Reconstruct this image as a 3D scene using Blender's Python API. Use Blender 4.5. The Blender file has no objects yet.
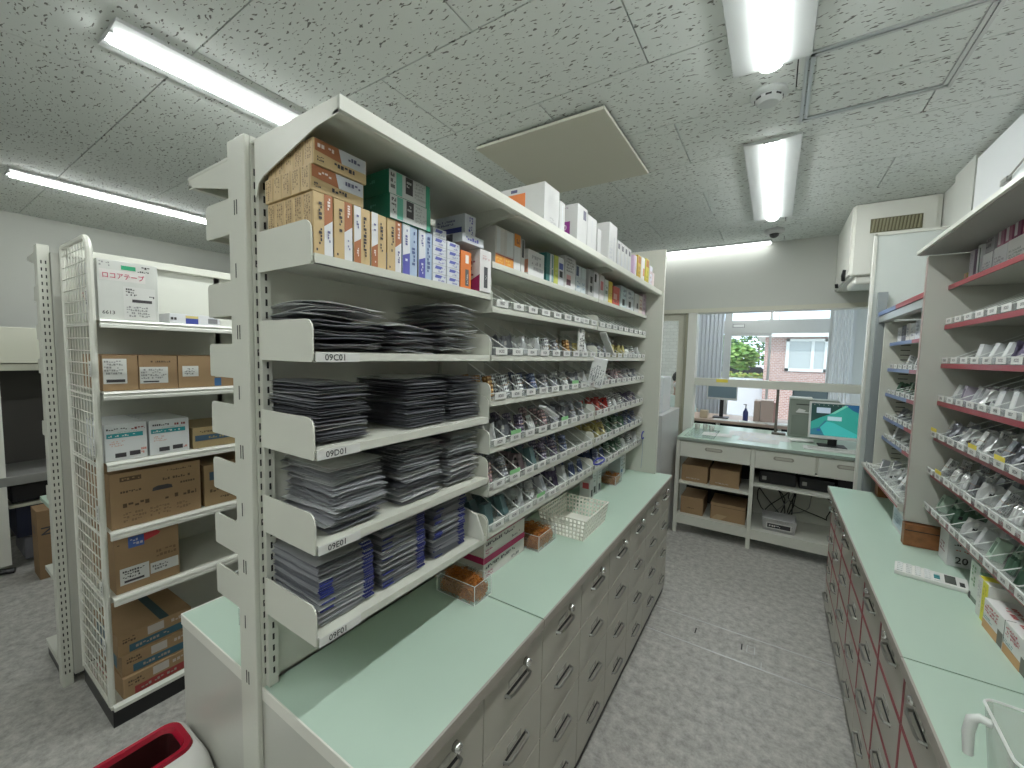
import bpy, bmesh, math, random
from mathutils import Vector, Matrix
import numpy as np
rnd = random.Random(7)
sc = bpy.context.scene
COL = sc.collection
# ---------------------------------------------------------------- camera
YAW, PITCH, ROLL, F, CH = -0.571254, 0.071941, 0.022025, 406.4, 1.55
fw = Vector((math.sin(YAW)*math.cos(PITCH), math.cos(YAW)*math.cos(PITCH), -math.sin(PITCH)))
rt0 = Vector((math.cos(YAW), -math.sin(YAW), 0)); up0 = rt0.cross(fw)
rt = rt0*math.cos(ROLL)+up0*math.sin(ROLL); up = -rt0*math.sin(ROLL)+up0*math.cos(ROLL)
cam = bpy.data.cameras.new('camera'); cam.sensor_width = 36; cam.lens = F/1024*36; cam.clip_start = .02; cam.clip_end = 200
co = bpy.data.objects.new('camera', cam); COL.objects.link(co)
co.matrix_world = Matrix(((rt.x, up.x, -fw.x, 0), (rt.y, up.y, -fw.y, 0), (rt.z, up.z, -fw.z, CH), (0, 0, 0, 1)))
sc.camera = co
# ---------------------------------------------------------------- world, exposure
w = bpy.data.worlds.new('sky'); sc.world = w; w.use_nodes = True
bg = w.node_tree.nodes['Background']; bg.inputs[0].default_value = (.72, .86, 1, 1); bg.inputs[1].default_value = 1.9
sc.view_settings.view_transform = 'Standard'; sc.view_settings.look = 'None'; sc.view_settings.gamma = 1
sc.view_settings.use_curve_mapping = False
sc.view_settings.exposure = 0.6
sc.cycles.transparent_max_bounces = 40; sc.cycles.max_bounces = 16; sc.cycles.diffuse_bounces = 10
TUBE = 33.0            # emission of the ceiling tubes
sun = bpy.data.lights.new('sun', 'SUN'); sun.energy = 1.3; sun.angle = math.radians(2); sun.color = (1, .96, .9)
so = bpy.data.objects.new('sun', sun); COL.objects.link(so); so.rotation_euler = (math.radians(38), math.radians(12), math.radians(-20))

# ---------------------------------------------------------------- materials
MC = {}
def mat(name, col, rough=.5, metal=0, noise=0, nscale=20, bump=0, bscale=60, emit=0, coat=0, spec=None):
    key = (name,)
    if key in MC: return MC[key]
    m = bpy.data.materials.new(name); m.use_nodes = True; nt = m.node_tree
    b = nt.nodes['Principled BSDF']
    b.inputs['Base Color'].default_value = (*col, 1); b.inputs['Roughness'].default_value = rough; b.inputs['Metallic'].default_value = metal
    if coat: b.inputs['Coat Weight'].default_value = coat
    if spec is not None: b.inputs['Specular IOR Level'].default_value = spec
    if emit:
        b.inputs['Emission Color'].default_value = (*col, 1); b.inputs['Emission Strength'].default_value = emit
    if noise or bump:
        tc = nt.nodes.new('ShaderNodeTexCoord')
        if noise:
            n = nt.nodes.new('ShaderNodeTexNoise'); n.inputs['Scale'].default_value = nscale; n.inputs['Detail'].default_value = 4
            nt.links.new(tc.outputs['Object'], n.inputs['Vector'])
            r = nt.nodes.new('ShaderNodeMix'); r.data_type = 'RGBA'
            r.inputs[6].default_value = (*[max(0, c*(1-noise)) for c in col], 1); r.inputs[7].default_value = (*[min(1, c*(1+noise)) for c in col], 1)
            nt.links.new(n.outputs[0], r.inputs[0]); nt.links.new(r.outputs[2], b.inputs['Base Color'])
        if bump:
            n2 = nt.nodes.new('ShaderNodeTexNoise'); n2.inputs['Scale'].default_value = bscale
            nt.links.new(tc.outputs['Object'], n2.inputs['Vector'])
            bp = nt.nodes.new('ShaderNodeBump'); bp.inputs['Strength'].default_value = bump; bp.inputs['Distance'].default_value = .01
            nt.links.new(n2.outputs[0], bp.inputs['Height']); nt.links.new(bp.outputs[0], b.inputs['Normal'])
    MC[key] = m; return m
def cm(col, rough=.5, metal=0):
    """plain printed / painted colour, one material per colour"""
    return mat('colour %.2f %.2f %.2f %.1f %.1f' % (*col, rough, metal), col, rough, metal, noise=.04, nscale=30)
CREAM = mat('cream painted steel', (.62, .625, .56), .38, noise=.03, nscale=3)
WHITEP = mat('white painted steel', (.72, .72, .67), .35, noise=.02, nscale=3)
GREYP = mat('warm grey drawer laminate', (.47, .455, .395), .33, noise=.04, nscale=5)
PANELG = mat('pale grey laminate panel', (.52, .52, .475), .3, noise=.03, nscale=4)
MINT = mat('mint green laminate', (.47, .60, .51), .3, noise=.03, nscale=6)
EDGEW = mat('white edge band', (.75, .74, .68), .35)
EDGEG = mat('taupe edge band', (.36, .33, .29), .4)
BLACK = mat('black plastic', (.012, .012, .014), .4)
DARK = mat('dark recess', (.02, .02, .02), .7)
CHROME = mat('chrome', (.75, .75, .75), .15, 1)
STEEL = mat('brushed steel', (.42, .42, .40), .32, 1)
ALU = mat('satin aluminium', (.55, .56, .56), .35, .8)
WALL = mat('painted wall', (.50, .51, .475), .7, noise=.02, nscale=2)
RED = mat('red trim', (.32, .035, .05), .35)
BLUE = mat('blue trim', (.16, .23, .42), .4)
CARD = mat('white paper card', (.68, .68, .66), .6)
INK = mat('black ink', (.03, .03, .035), .6)
KRAFT = mat('kraft cardboard', (.33, .215, .115), .75, noise=.12, nscale=9, bump=.05)
KRAFTD = mat('kraft cardboard in shade of age', (.27, .17, .09), .8, noise=.12, nscale=9)  # darker tone of the kraft colour
WOOD = mat('brown wood', (.25, .10, .035), .45, noise=.5, nscale=40)
GREEN = mat('green paper', (.25, .55, .25), .6)
YELLOW = mat('yellow paper', (.75, .62, .08), .6)
def foil(name, c, rough=.28, bs=22):
    m = mat(name, c, rough, .62, bump=.6, bscale=bs); return m
FOIL = foil('silver foil', (.92, .93, .94)); FOILD = foil('dark silver foil', (.34, .35, .39), .3); FOILM = foil('grey foil', (.58, .59, .62), .3)
NAVY = mat('navy print', (.03, .04, .22), .4)
def acrylic(name, col=(.9, .93, .93), dens=.10):
    m = bpy.data.materials.new(name); m.use_nodes = True; nt = m.node_tree; nt.nodes.clear()
    o = nt.nodes.new('ShaderNodeOutputMaterial'); t = nt.nodes.new('ShaderNodeBsdfTransparent'); t.inputs[0].default_value = (*[.8+.2*c for c in col], 1)
    g = nt.nodes.new('ShaderNodeBsdfGlossy'); g.inputs['Roughness'].default_value = .08
    d = nt.nodes.new('ShaderNodeBsdfDiffuse'); d.inputs[0].default_value = (*col, 1)
    lw = nt.nodes.new('ShaderNodeLayerWeight'); lw.inputs[0].default_value = .5
    pw = nt.nodes.new('ShaderNodeMath'); pw.operation = 'POWER'; pw.inputs[1].default_value = 4; nt.links.new(lw.outputs['Facing'], pw.inputs[0])
    f = nt.nodes.new('ShaderNodeMath'); f.operation = 'MULTIPLY_ADD'; f.inputs[1].default_value = .55; f.inputs[2].default_value = .02; nt.links.new(pw.outputs[0], f.inputs[0])
    a = nt.nodes.new('ShaderNodeMixShader'); a.inputs[0].default_value = dens; b = nt.nodes.new('ShaderNodeMixShader')
    nt.links.new(t.outputs[0], a.inputs[1]); nt.links.new(d.outputs[0], a.inputs[2])
    nt.links.new(f.outputs[0], b.inputs[0]); nt.links.new(a.outputs[0], b.inputs[1]); nt.links.new(g.outputs[0], b.inputs[2]); nt.links.new(b.outputs[0], o.inputs[0])
    return m
CLEAR = acrylic('clear acrylic', dens=.05); FROST = acrylic('acrylic cut edge', (.92, .95, .93), .85); MILKY = acrylic('milky polypropylene', (.85, .87, .84), .28)
GLASS = acrylic('window glass', (.9, .97, 1), .03)

# ---------------------------------------------------------------- mesh builder
class MB:
    def __init__(s): s.v = []; s.f = []; s.m = []; s.mats = []
    def mi(s, m):
        if m not in s.mats: s.mats.append(m)
        return s.mats.index(m)
    def add(s, vs, fs, m, M=None):
        k = len(s.v); i = s.mi(m)
        s.v += [tuple(M @ Vector(v)) if M else tuple(v) for v in vs]
        for f in fs: s.f.append([k+a for a in f]); s.m.append(i)
        return s
    def box(s, x0, x1, y0, y1, z0, z1, m, M=None):
        vs = [(x, y, z) for x in (x0, x1) for y in (y0, y1) for z in (z0, z1)]
        return s.add(vs, [(0, 1, 3, 2), (4, 6, 7, 5), (0, 4, 5, 1), (2, 3, 7, 6), (0, 2, 6, 4), (1, 5, 7, 3)], m, M)
    def bbox(s, x0, x1, y0, y1, z0, z1, m, b=.003, M=None):
        """box with chamfered edges"""
        bm = bmesh.new(); bmesh.ops.create_cube(bm, size=1)
        for v in bm.verts:
            v.co = Vector((x0 if v.co.x < 0 else x1, y0 if v.co.y < 0 else y1, z0 if v.co.z < 0 else z1))
        bmesh.ops.bevel(bm, geom=bm.edges[:], offset=b, segments=2, affect='EDGES', profile=.5)
        s.bm(bm, m, M); return s
    def bm(s, bm, m, M=None):
        bm.verts.index_update(); s.add([v.co[:] for v in bm.verts], [[v.index for v in f.verts] for f in bm.faces], m, M); bm.free()
    def prism(s, pts, a, b, m, axis='y', M=None):
        """polygon (2D) extruded between a and b along axis"""
        n = len(pts)
        def P(p, t): return (p[0], t, p[1]) if axis == 'y' else ((t, p[0], p[1]) if axis == 'x' else (p[0], p[1], t))
        vs = [P(p, a) for p in pts]+[P(p, b) for p in pts]
        fs = [list(range(n)), list(range(2*n-1, n-1, -1))]+[(i, i+n, (i+1) % n+n, (i+1) % n) for i in range(n)]
        return s.add(vs, fs, m, M)
    def tube(s, pts, r, m, n=6, closed=False, M=None):
        pts = [Vector(p) for p in pts]; vs = []; fs = []; N = len(pts); pu = None
        for i, p in enumerate(pts):
            t = (pts[(i+1) % N]-pts[i-1]) if closed or 0 < i < N-1 else (pts[1]-pts[0] if i == 0 else pts[-1]-pts[-2])
            t.normalize(); a = Vector((0, 0, 1)) if abs(t.z) < .9 else Vector((1, 0, 0))
            u = t.cross(a).normalized() if pu is None else (pu-t*pu.dot(t)).normalized(); pu = u; q = t.cross(u)
            rr = r[i] if isinstance(r, (list, tuple)) else r
            for k in range(n):
                c = 2*math.pi*k/n; vs.append(p+u*math.cos(c)*rr+q*math.sin(c)*rr)
        for i in range(N if closed else N-1):
            for k in range(n):
                fs.append((i*n+k, i*n+(k+1) % n, ((i+1) % N)*n+(k+1) % n, ((i+1) % N)*n+k))
        if not closed: fs += [list(range(n))[::-1], [(N-1)*n+k for k in range(n)]]
        return s.add(vs, fs, m, M)
    def lathe(s, prof, m, n=16, M=None):
        vs = []; fs = []
        for r, z in prof:
            for k in range(n): a = 2*math.pi*k/n; vs.append((r*math.cos(a), r*math.sin(a), z))
        for i in range(len(prof)-1):
            for k in range(n): fs.append((i*n+k, i*n+(k+1) % n, (i+1)*n+(k+1) % n, (i+1)*n+k))
        fs += [list(range(n))[::-1], [(len(prof)-1)*n+k for k in range(n)]]
        return s.add(vs, fs, m, M)
    def quad(s, a, b, c, d, m, M=None): return s.add([a, b, c, d], [(0, 1, 2, 3)], m, M)
    def mesh(s, name, smooth=False):
        me = bpy.data.meshes.new(name); me.from_pydata(s.v, [], s.f)
        for m in s.mats: me.materials.append(m)
        me.polygons.foreach_set('material_index', s.m)
        if smooth: me.polygons.foreach_set('use_smooth', [True]*len(me.polygons))
        me.update(); return me
def obj(name, mb, parent=None, loc=None, rot=None, smooth=False, kind=None, label=None):
    me = mb.mesh(name, smooth) if isinstance(mb, MB) else mb
    o = bpy.data.objects.new(name, me); COL.objects.link(o)
    if parent: o.parent = parent
    if loc: o.location = loc
    if rot: o.rotation_euler = rot
    if kind: o['kind'] = kind
    if label: o['label'] = label
    return o
def tag(o, label, cat, group=None, kind=None):
    o['label'] = label; o['category'] = cat
    if group: o['group'] = group
    if kind: o['kind'] = kind
    return o
def thing(name, label, cat, loc=(0, 0, 0), rz=0, group=None):
    o = bpy.data.objects.new(name, None); COL.objects.link(o); o.location = loc; o.rotation_euler = (0, 0, rz); o.empty_display_size = .05
    return tag(o, label, cat, group)
def struct(name, mb, smooth=False): return obj(name, mb, kind='structure', smooth=smooth)
def smoothflat(o, ang=35):
    me = o.data; me.polygons.foreach_set('use_smooth', [True]*len(me.polygons)); me.set_sharp_from_angle(angle=math.radians(ang)); return o
ORD = ['first', 'second', 'third', 'fourth', 'fifth', 'sixth', 'seventh', 'eighth', 'ninth', 'tenth', 'eleventh', 'twelfth', 'thirteenth', 'fourteenth', 'fifteenth']
# ---------------------------------------------------------------- lettering
TC = {}
def text_geo(s, bold=False):
    if s in TC: return TC[s]
    c = bpy.data.curves.new('lettering', 'FONT'); c.body = s; c.align_x = 'CENTER'; c.align_y = 'CENTER'; c.resolution_u = 2; c.size = 1; c.offset = .012
    if bold: c.offset = .02
    o = bpy.data.objects.new('lettering', c); COL.objects.link(o)
    bpy.context.view_layer.update()
    me = bpy.data.meshes.new_from_object(o.evaluated_get(bpy.context.evaluated_depsgraph_get()))
    vs = [v.co[:] for v in me.vertices]; fs = [list(p.vertices) for p in me.polygons]
    bpy.data.objects.remove(o); bpy.data.curves.remove(c); bpy.data.meshes.remove(me)
    if vs:
        xs = [v[0] for v in vs]; ys = [v[1] for v in vs]; cx = (min(xs)+max(xs))/2; cy = (min(ys)+max(ys))/2
        W, H = max(xs)-min(xs), max(ys)-min(ys); vs = [((v[0]-cx)/H, (v[1]-cy)/H) for v in vs]; r = (vs, fs, W/H)
    else: r = ([], [], 1)
    TC[s] = r; return r
def text_on(mb, s, O, U, V, h, m, wmax=None):
    """write s centred at O in the plane U (reading direction), V (up), letter height h"""
    vs, fs, asp = text_geo(s); O = Vector(O); U = Vector(U); V = Vector(V)
    sx = h
    if wmax and asp*h > wmax: sx = wmax/asp
    mb.add([O+U*(x*sx)+V*(y*h) for x, y in vs], fs, m)
def lines_on(mb, O, U, V, wd, ht, n, m, rg, fill=.62, dense=.85):
    """n rows of tiny print strokes, too small to read, inside the rectangle O..O+U*wd+V*ht"""
    O = Vector(O); U = Vector(U); V = Vector(V); rh = ht/n
    for i in range(n):
        y0 = ht-(i+1)*rh+rh*(1-fill)/2; y1 = y0+rh*fill; x = 0; end = wd*rg.uniform(.6, 1)
        gw = min(rh*fill*.9, wd/4)
        while x < end:
            g = gw*rg.uniform(.6, 1.0)
            if rg.random() < dense:
                k = rg.random()
                ya, yb = (y0, y1) if k < .5 else ((y0, (y0+y1)/2) if k < .75 else ((y0+y1)/2, y1))
                xe = min(x+g, wd)
                mb.quad(O+U*x+V*ya, O+U*xe+V*ya, O+U*xe+V*yb, O+U*x+V*yb, m)
            x += g*1.35
# face frames of a box: origin (lower left as seen), U, V
def frame(face, x0, x1, y0, y1, z0, z1, e=.0006):
    return {'+x': ((x1+e, y0, z0), (0, 1, 0), (0, 0, 1), y1-y0, z1-z0), '-x': ((x0-e, y1, z0), (0, -1, 0), (0, 0, 1), y1-y0, z1-z0),
            '-y': ((x0, y0-e, z0), (1, 0, 0), (0, 0, 1), x1-x0, z1-z0), '+y': ((x1, y1+e, z0), (-1, 0, 0), (0, 0, 1), x1-x0, z1-z0),
            '+z': ((x1, y0, z1+e), (0, 1, 0), (-1, 0, 0), y1-y0, x1-x0)}[face]
def print_on(mb, dims, prints, seed=1):
    rg = random.Random(seed)
    for pi_, p in enumerate(prints):
        O, U, V, W, H = frame(p[0], *dims); O = Vector(O); U = Vector(U); V = Vector(V); N = U.cross(V); O = O+N*(.00012*pi_)
        k = p[1]
        if k == 'r':      # rectangle u0 v0 u1 v1 colour [layer]
            u0, v0, u1, v1, c = p[2:7]; e = N*(.0003*(p[7] if len(p) > 7 else 0))
            q = O+e; m = c if not isinstance(c, tuple) else cm(c)
            mb.quad(q+U*W*u0+V*H*v0, q+U*W*u1+V*H*v0, q+U*W*u1+V*H*v1, q+U*W*u0+V*H*v1, m)
        elif k == 'p':    # polygon
            c = p[3]; m = c if not isinstance(c, tuple) else cm(c)
            mb.add([O+U*W*a+V*H*b for a, b in p[2]], [list(range(len(p[2])))], m)
        elif k == 'l':    # u0 v0 u1 v1 rows colour
            u0, v0, u1, v1, n, c = p[2:8]; m = c if not isinstance(c, tuple) else cm(c)
            lines_on(mb, O+N*.0008+U*W*u0+V*H*v0, U, V, W*(u1-u0), H*(v1-v0), n, m, rg)
        elif k == 'lv':   # vertical running print
            u0, v0, u1, v1, n, c = p[2:8]; m = c if not isinstance(c, tuple) else cm(c)
            lines_on(mb, O+N*.0008+U*W*u0+V*H*v1, -V, U, H*(v1-v0), W*(u1-u0), n, m, rg)
        elif k == 't':    # text u v height(fraction of H) string colour
            u, v, h, s, c = p[2:7]; m = c if not isinstance(c, tuple) else cm(c)
            text_on(mb, s, O+N*.0012+U*W*u+V*H*v, U, V, H*h, m, wmax=W*(p[7] if len(p) > 7 else .9))
        elif k == 'tv':
            u, v, h, s, c = p[2:7]; m = c if not isinstance(c, tuple) else cm(c)
            text_on(mb, s, O+N*.0012+U*W*u+V*H*v, V, -U, W*h, m, wmax=H*.9)
def carton(name, label, x0, x1, y0, y1, z0, z1, base, prints=(), cat='box', group=None, rz=0, seed=None, flaps=False):
    base = cm(base) if isinstance(base, tuple) else base
    cx, cy = (x0+x1)/2, (y0+y1)/2
    d = (x0-cx, x1-cx, y0-cy, y1-cy, 0, z1-z0)
    mb = MB(); b = min(.0012, (x1-x0)/20, (z1-z0)/20)
    mb.bbox(*d, base, b)
    if flaps:
        mb.box(d[0]+.001, d[1]-.001, -.0012, .0012, d[5], d[5]+.0004, INK)
    print_on(mb, d, prints, seed if seed is not None else int(abs(cx*977+cy*3571+z0*7919)))
    o = obj(name, mb, loc=(cx, cy, z0), rot=(0, 0, rz)); return tag(o, label, cat, group)

# ================================================================= ROOM SHELL
XL, XR, YB, YF, ZC = -5.2, .82, -1.6, 4.35, 2.6
def floor_mat():
    m = bpy.data.materials.new('speckled grey vinyl'); m.use_nodes = True; nt = m.node_tree; b = nt.nodes['Principled BSDF']
    tc = nt.nodes.new('ShaderNodeTexCoord')
    n1 = nt.nodes.new('ShaderNodeTexNoise'); n1.inputs['Scale'].default_value = 26; n1.inputs['Detail'].default_value = 8; n1.inputs['Roughness'].default_value = .75
    n2 = nt.nodes.new('ShaderNodeTexNoise'); n2.inputs['Scale'].default_value = 1.3; n2.inputs['Detail'].default_value = 2
    r1 = nt.nodes.new('ShaderNodeValToRGB'); r1.color_ramp.elements[0].position = .36; r1.color_ramp.elements[1].position = .66
    r1.color_ramp.elements[0].color = (.32, .31, .29, 1); r1.color_ramp.elements[1].color = (.60, .585, .55, 1)
    mx = nt.nodes.new('ShaderNodeMix'); mx.data_type = 'RGBA'; mx.blend_type = 'MULTIPLY'; mx.inputs[0].default_value = .25
    for n in (n1, n2): nt.links.new(tc.outputs['Object'], n.inputs['Vector'])
    nt.links.new(n1.outputs[0], r1.inputs[0]); nt.links.new(r1.outputs[0], mx.inputs[6]); nt.links.new(n2.outputs[0], mx.inputs[7]); nt.links.new(mx.outputs[2], b.inputs['Base Color'])
    b.inputs['Roughness'].default_value = .42; b.inputs['Specular IOR Level'].default_value = .35
    return m
def tile_mat():
    m = bpy.data.materials.new('rock wool ceiling board'); m.use_nodes = True; nt = m.node_tree; b = nt.nodes['Principled BSDF']
    tc = nt.nodes.new('ShaderNodeTexCoord'); mp = nt.nodes.new('ShaderNodeMapping'); mp.inputs['Scale'].default_value = (34, 92, 34)
    ws = nt.nodes.new('ShaderNodeTexNoise'); ws.inputs['Scale'].default_value = 14
    ad = nt.nodes.new('ShaderNodeVectorMath'); ad.operation = 'MULTIPLY_ADD'; ad.inputs[1].default_value = (.035, .035, .035)
    nt.links.new(tc.outputs['Object'], ws.inputs['Vector']); nt.links.new(ws.outputs['Color'], ad.inputs[0]); nt.links.new(tc.outputs['Object'], ad.inputs[2])
    nt.links.new(ad.outputs[0], mp.inputs['Vector'])
    v = nt.nodes.new('ShaderNodeTexNoise'); v.inputs['Scale'].default_value = 1.25; v.inputs['Detail'].default_value = 1.5; v.inputs['Roughness'].default_value = .5
    nt.links.new(mp.outputs[0], v.inputs['Vector'])
    r = nt.nodes.new('ShaderNodeValToRGB'); r.color_ramp.elements[0].position = .335; r.color_ramp.elements[1].position = .375
    r.color_ramp.elements[0].color = (.17, .17, .16, 1); r.color_ramp.elements[1].color = (.66, .69, .67, 1)
    nt.links.new(v.outputs[0], r.inputs[0]); nt.links.new(r.outputs[0], b.inputs['Base Color'])
    bp = nt.nodes.new('ShaderNodeBump'); bp.inputs['Strength'].default_value = .5; bp.inputs['Distance'].default_value = .003
    nt.links.new(r.outputs[0], bp.inputs['Height']); nt.links.new(bp.outputs[0], b.inputs['Normal']); b.inputs['Roughness'].default_value = .9
    return m
FLOOR = floor_mat(); TILE = tile_mat()
floor = struct('floor', MB().box(XL-.1, XR+.1, YB-.1, 7.2, -.1, 0, FLOOR))
mb = MB()
for y in (2.32, 2.56): mb.box(-.535, .365, y-.0035, y+.0035, 0, .0015, ALU)
mb.box(.03, .034, 2.32, 2.375, 0, .0015, ALU)
obj('floor_joint_strip', mb, floor, label='thin bright metal strips framing the floor hatch')
mb = MB()
for x, y in ((-.29, 2.45), (-.06, 2.45)):
    mb.box(x-.003, x+.003, y-.025, y+.025, 0, .002, DARK)
mb.tube([(-.035, 2.42, .001), (.0, 2.42, .001), (.0, 2.48, .001), (-.035, 2.48, .001)], .0025, ALU, closed=True)
obj('hatch_pull', mb, floor)
ceil = struct('ceiling', MB().box(XL-.1, XR+.1, YB-.1, YF+.1, ZC+.012, ZC+.1, DARK))
# ceiling boards, one by one (0.45 rows, 0.9 long, every second row shifted)
tm = {}
k0 = -5
for k in range(k0, 9):
    y0 = .66+.44*k; y1 = y0+.44
    off = -.44 if k % 2 else -.89
    j = -6
    while True:
        x0 = off+.9*j; x1 = x0+.9; j += 1
        if x0 > XR: break
        if x1 < XL or y1 < YB: continue
        a, b_, c, d = max(x0, XL), min(x1, XR), max(y0, YB), min(y1, YF)
        if d-c < .02 or b_-a < .02: continue
        g = .0022
        o = obj('ceiling_board', MB().box(a+g, b_-g, c+g, d-g, ZC, ZC+.012, TILE), ceil)
# walls
struct('wall_left', MB().box(XL-.1, XL, YB-.1, YF+.1, 0, ZC+.1, WALL))
struct('wall_right', MB().box(XR, XR+.1, YB-.1, YF+.1, 0, ZC+.1, WALL))
struct('wall_back', MB().box(XL-.1, XR+.1, YB-.1, YB, 0, ZC+.1, WALL))
mb = MB(); mb.box(XL, -1.75, YF, YF+.12, 0, ZC+.1, WALL); mb.box(-1.75, XR, YF, YF+.12, 2.03, ZC+.1, WALL)
mb.box(.68, XR+.1, YF, YF+.12, 0, 2.03, WALL); struct('wall_far', mb)
CF = mat('cream window frame', (.55, .54, .45), .4)
mb = MB(); mb.box(-1.75, .69, YF-.02, YF+.14, 1.995, 2.035, CF); struct('trim_1', mb)
mb = MB(); mb.box(-.765, -.735, YF-.01, YF+.12, 0, 2.0, mat('olive groove', (.33, .32, .24), .5)); mb.box(-.735, -.655, YF-.02, YF+.13, 0, 2.0, WHITEP); struct('trim_2', mb)
mb = MB(); mb.box(-1.75, -.765, YF+.02, YF+.07, 1.93, 1.995, CF); mb.box(-.83, -.765, YF+.02, YF+.07, 0, 1.93, CF); mb.box(-1.75, -1.68, YF+.02, YF+.07, 0, 1.93, CF)
d1 = struct('door_1', mb); obj('door_pane', MB().box(-1.68, -.83, YF+.04, YF+.046, .1, 1.93, GLASS), d1)
# pilaster and white wall panel on the right
mb = MB(); mb.box(.79, XR, 3.02, 3.30, 0, ZC, WALL); struct('trim_3', mb)
wp = thing('wall_panel', 'glossy white panel high on the right wall above the red shelves', 'panel', (XR, 2.2, 2.12))
obj('board', MB().bbox(-.03, 0, -1.2, .80, 0, .455, mat('glossy white board', (.86, .88, .9), .2), .004), wp)
obj('clasp', MB().box(-.045, -.03, .40, .46, .20, .225, STEEL).tube([(-.04, .40, .215), (-.04, .2, .26)], .004, STEEL), wp)
# soffit cupboard beside the far wall
sb = thing('ceiling_cupboard', 'cream boxed cupboard under the ceiling beside the header wall, with grille', 'cupboard', (.61, 3.96, 2.13))
obj('carcass', MB().box(-.21, .205, -.37, .385, 0, .467, WHITEP), sb)
obj('side_door', MB().box(-.222, -.21, -.36, .38, .01, .462, WHITEP), sb)
obj('front_board', MB().box(-.205, .18, -.382, -.37, .006, .462, WHITEP), sb)
mb = MB(); mb.box(-.13, .12, -.386, -.382, .27, .36, mat('olive shade', (.17, .16, .10), .6))
GR = mat('olive grille', (.30, .28, .18), .5)
for i in range(14): mb.prism([(-.124+i*.017, .275), (-.116+i*.017, .275), (-.108+i*.017, .355), (-.116+i*.017, .355)], -.392, -.386, GR)
obj('grille', mb, sb)
obj('hinge', MB().tube([(-.23, -.20, .0), (-.235, -.22, .03), (-.228, -.23, .07)], .012, BLACK).tube([(-.23, .16, -.0), (-.235, .15, .03)], .012, BLACK), sb)
obj('bottom_lip', MB().bbox(-.19, .2, -.36, -.05, -.055, 0, WHITEP, .015), sb)
# glass screen rail between pharmacy and reception
rl = thing('screen_rail', 'pale horizontal rail crossing the reception opening at eye height', 'rail', (0, YF+.02, 1.29))
obj('beam', MB().bbox(-.655, .68, -.02, .02, .0, .075, mat('pale aluminium', (.62, .62, .56), .35), .004), rl)
obj('yellow_sticker', MB().box(-.46, -.36, -.0215, -.0205, .04, .07, YELLOW), rl)
obj('pane', MB().box(-.655, .68, -.003, .003, .075, .70, GLASS), rl)
# ---------------------------------------------------------------- ceiling fittings
LAMPW = mat('lamp housing white', (.55, .57, .57), .4)
TUBEM = mat('lit tube', (.96, 1, .98), .5, emit=TUBE)
def fixture(label, cx, y0, y1, wide=.24, tubem=None, axis='y', z=ZC):
    L = y1-y0
    t = thing('ceiling_light', label, 'light', (cx, (y0+y1)/2, z-.001) if axis == 'y' else ((y0+y1)/2, cx, z-.001), 0 if axis == 'y' else math.pi/2, 'fluorescent ceiling lights')
    h = wide/2
    obj('housing', MB().prism([(-h, 0), (h, 0), (h-.003, -.010), (.037, -.014), (-.037, -.014), (-h+.003, -.010)], -L/2, L/2, LAMPW), t)
    mb = MB(); pts = [(.034*math.cos(a), -.0135-.020*math.sin(a)) for a in [math.pi*i/10 for i in range(11)]]
    mb.prism(pts, -L/2+.012, L/2-.012, tubem or TUBEM); o = obj('diffuser', mb, t); smoothflat(o)
    for e_ in (-1, 1): obj('end_cap', MB().box(-.034, .034, min(e_*L/2, e_*(L/2-.011)), max(e_*L/2, e_*(L/2-.011)), -.020, -.0138, LAMPW), t)
fixture('white ceiling light beyond the smoke detector, farther one over the aisle', -.07, 2.337, 3.594)
fixture('white ceiling light at the top edge over the near part of the aisle', -.07, .51, 1.765)
fixture('long lit ceiling light above the left side of the double-sided rack', -1.93, .46, 1.715, .20)
fixture('lit ceiling light nearest the left wall, over the wire-sided rack', -3.98, .47, 1.725, .16)
fixture('slim lit lamp on the ceiling against the far header wall', YF-.07, -1.30, -.075, .07, tubem=mat('dimmer lit tube', (.96, 1, .98), .5, emit=5.0), axis='x')
fixture('ceiling light behind the photographer, over the aisle', -.07, -1.45, -.2); fixture('ceiling light behind the photographer, over the left racks', -1.95, -1.45, -.2)
t = thing('smoke_detector', 'round white smoke detector beside the aisle ceiling light', 'detector', (-.078, 1.95, ZC)); t.scale = (.86, .86, .8)
obj('base', MB().lathe([(.075, 0), (.075, -.012), (.06, -.02)], LAMPW, 24), t, smooth=False)
smoothflat(obj('head', MB().lathe([(.055, -.02), (.055, -.034), (.04, -.05), (.0, -.052)], LAMPW, 24), t))
mb = MB()
for i in range(8): a = i*math.pi/4; mb.box(.046, .0565, -.012, .012, -.034, -.026, DARK, Matrix.Rotation(a, 4, 'Z'))
obj('vent', mb, t)
t = thing('dome_camera', 'small white ceiling dome camera near the far slim lamp', 'camera', (-.06, 3.95, ZC))
obj('collar', MB().lathe([(.07, 0), (.072, -.02), (.05, -.035)], mat('grey plastic', (.5, .5, .5), .4), 20), t)
smoothflat(obj('dome', MB().lathe([(.035, -.034), (.03, -.052), (.015, -.063), (.002, -.066)], BLACK, 16), t))
t = thing('ceiling_hatch', 'square ceiling access hatch in an aluminium frame', 'hatch', (.265, 2.0, ZC))
mb = MB()
for s in (1, .93):
    hx, hy = .235*s, .24*s
    mb.box(-hx, hx, -hy, -hy+.012, -.006, 0, ALU).box(-hx, hx, hy-.012, hy, -.006, 0, ALU).box(-hx, -hx+.012, -hy, hy, -.006, 0, ALU).box(hx-.012, hx, -hy, hy, -.006, 0, ALU)
obj('frame', mb, t); obj('board', MB().box(-.2, .2, -.205, .015, -.003, -.0005, TILE).box(-.2, .2, .018, .205, -.003, -.0005, TILE), t)
t = thing('ceiling_panel', 'flat square cream panel hanging just below the ceiling boards', 'panel', (-.985, 2.02, ZC))
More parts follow.
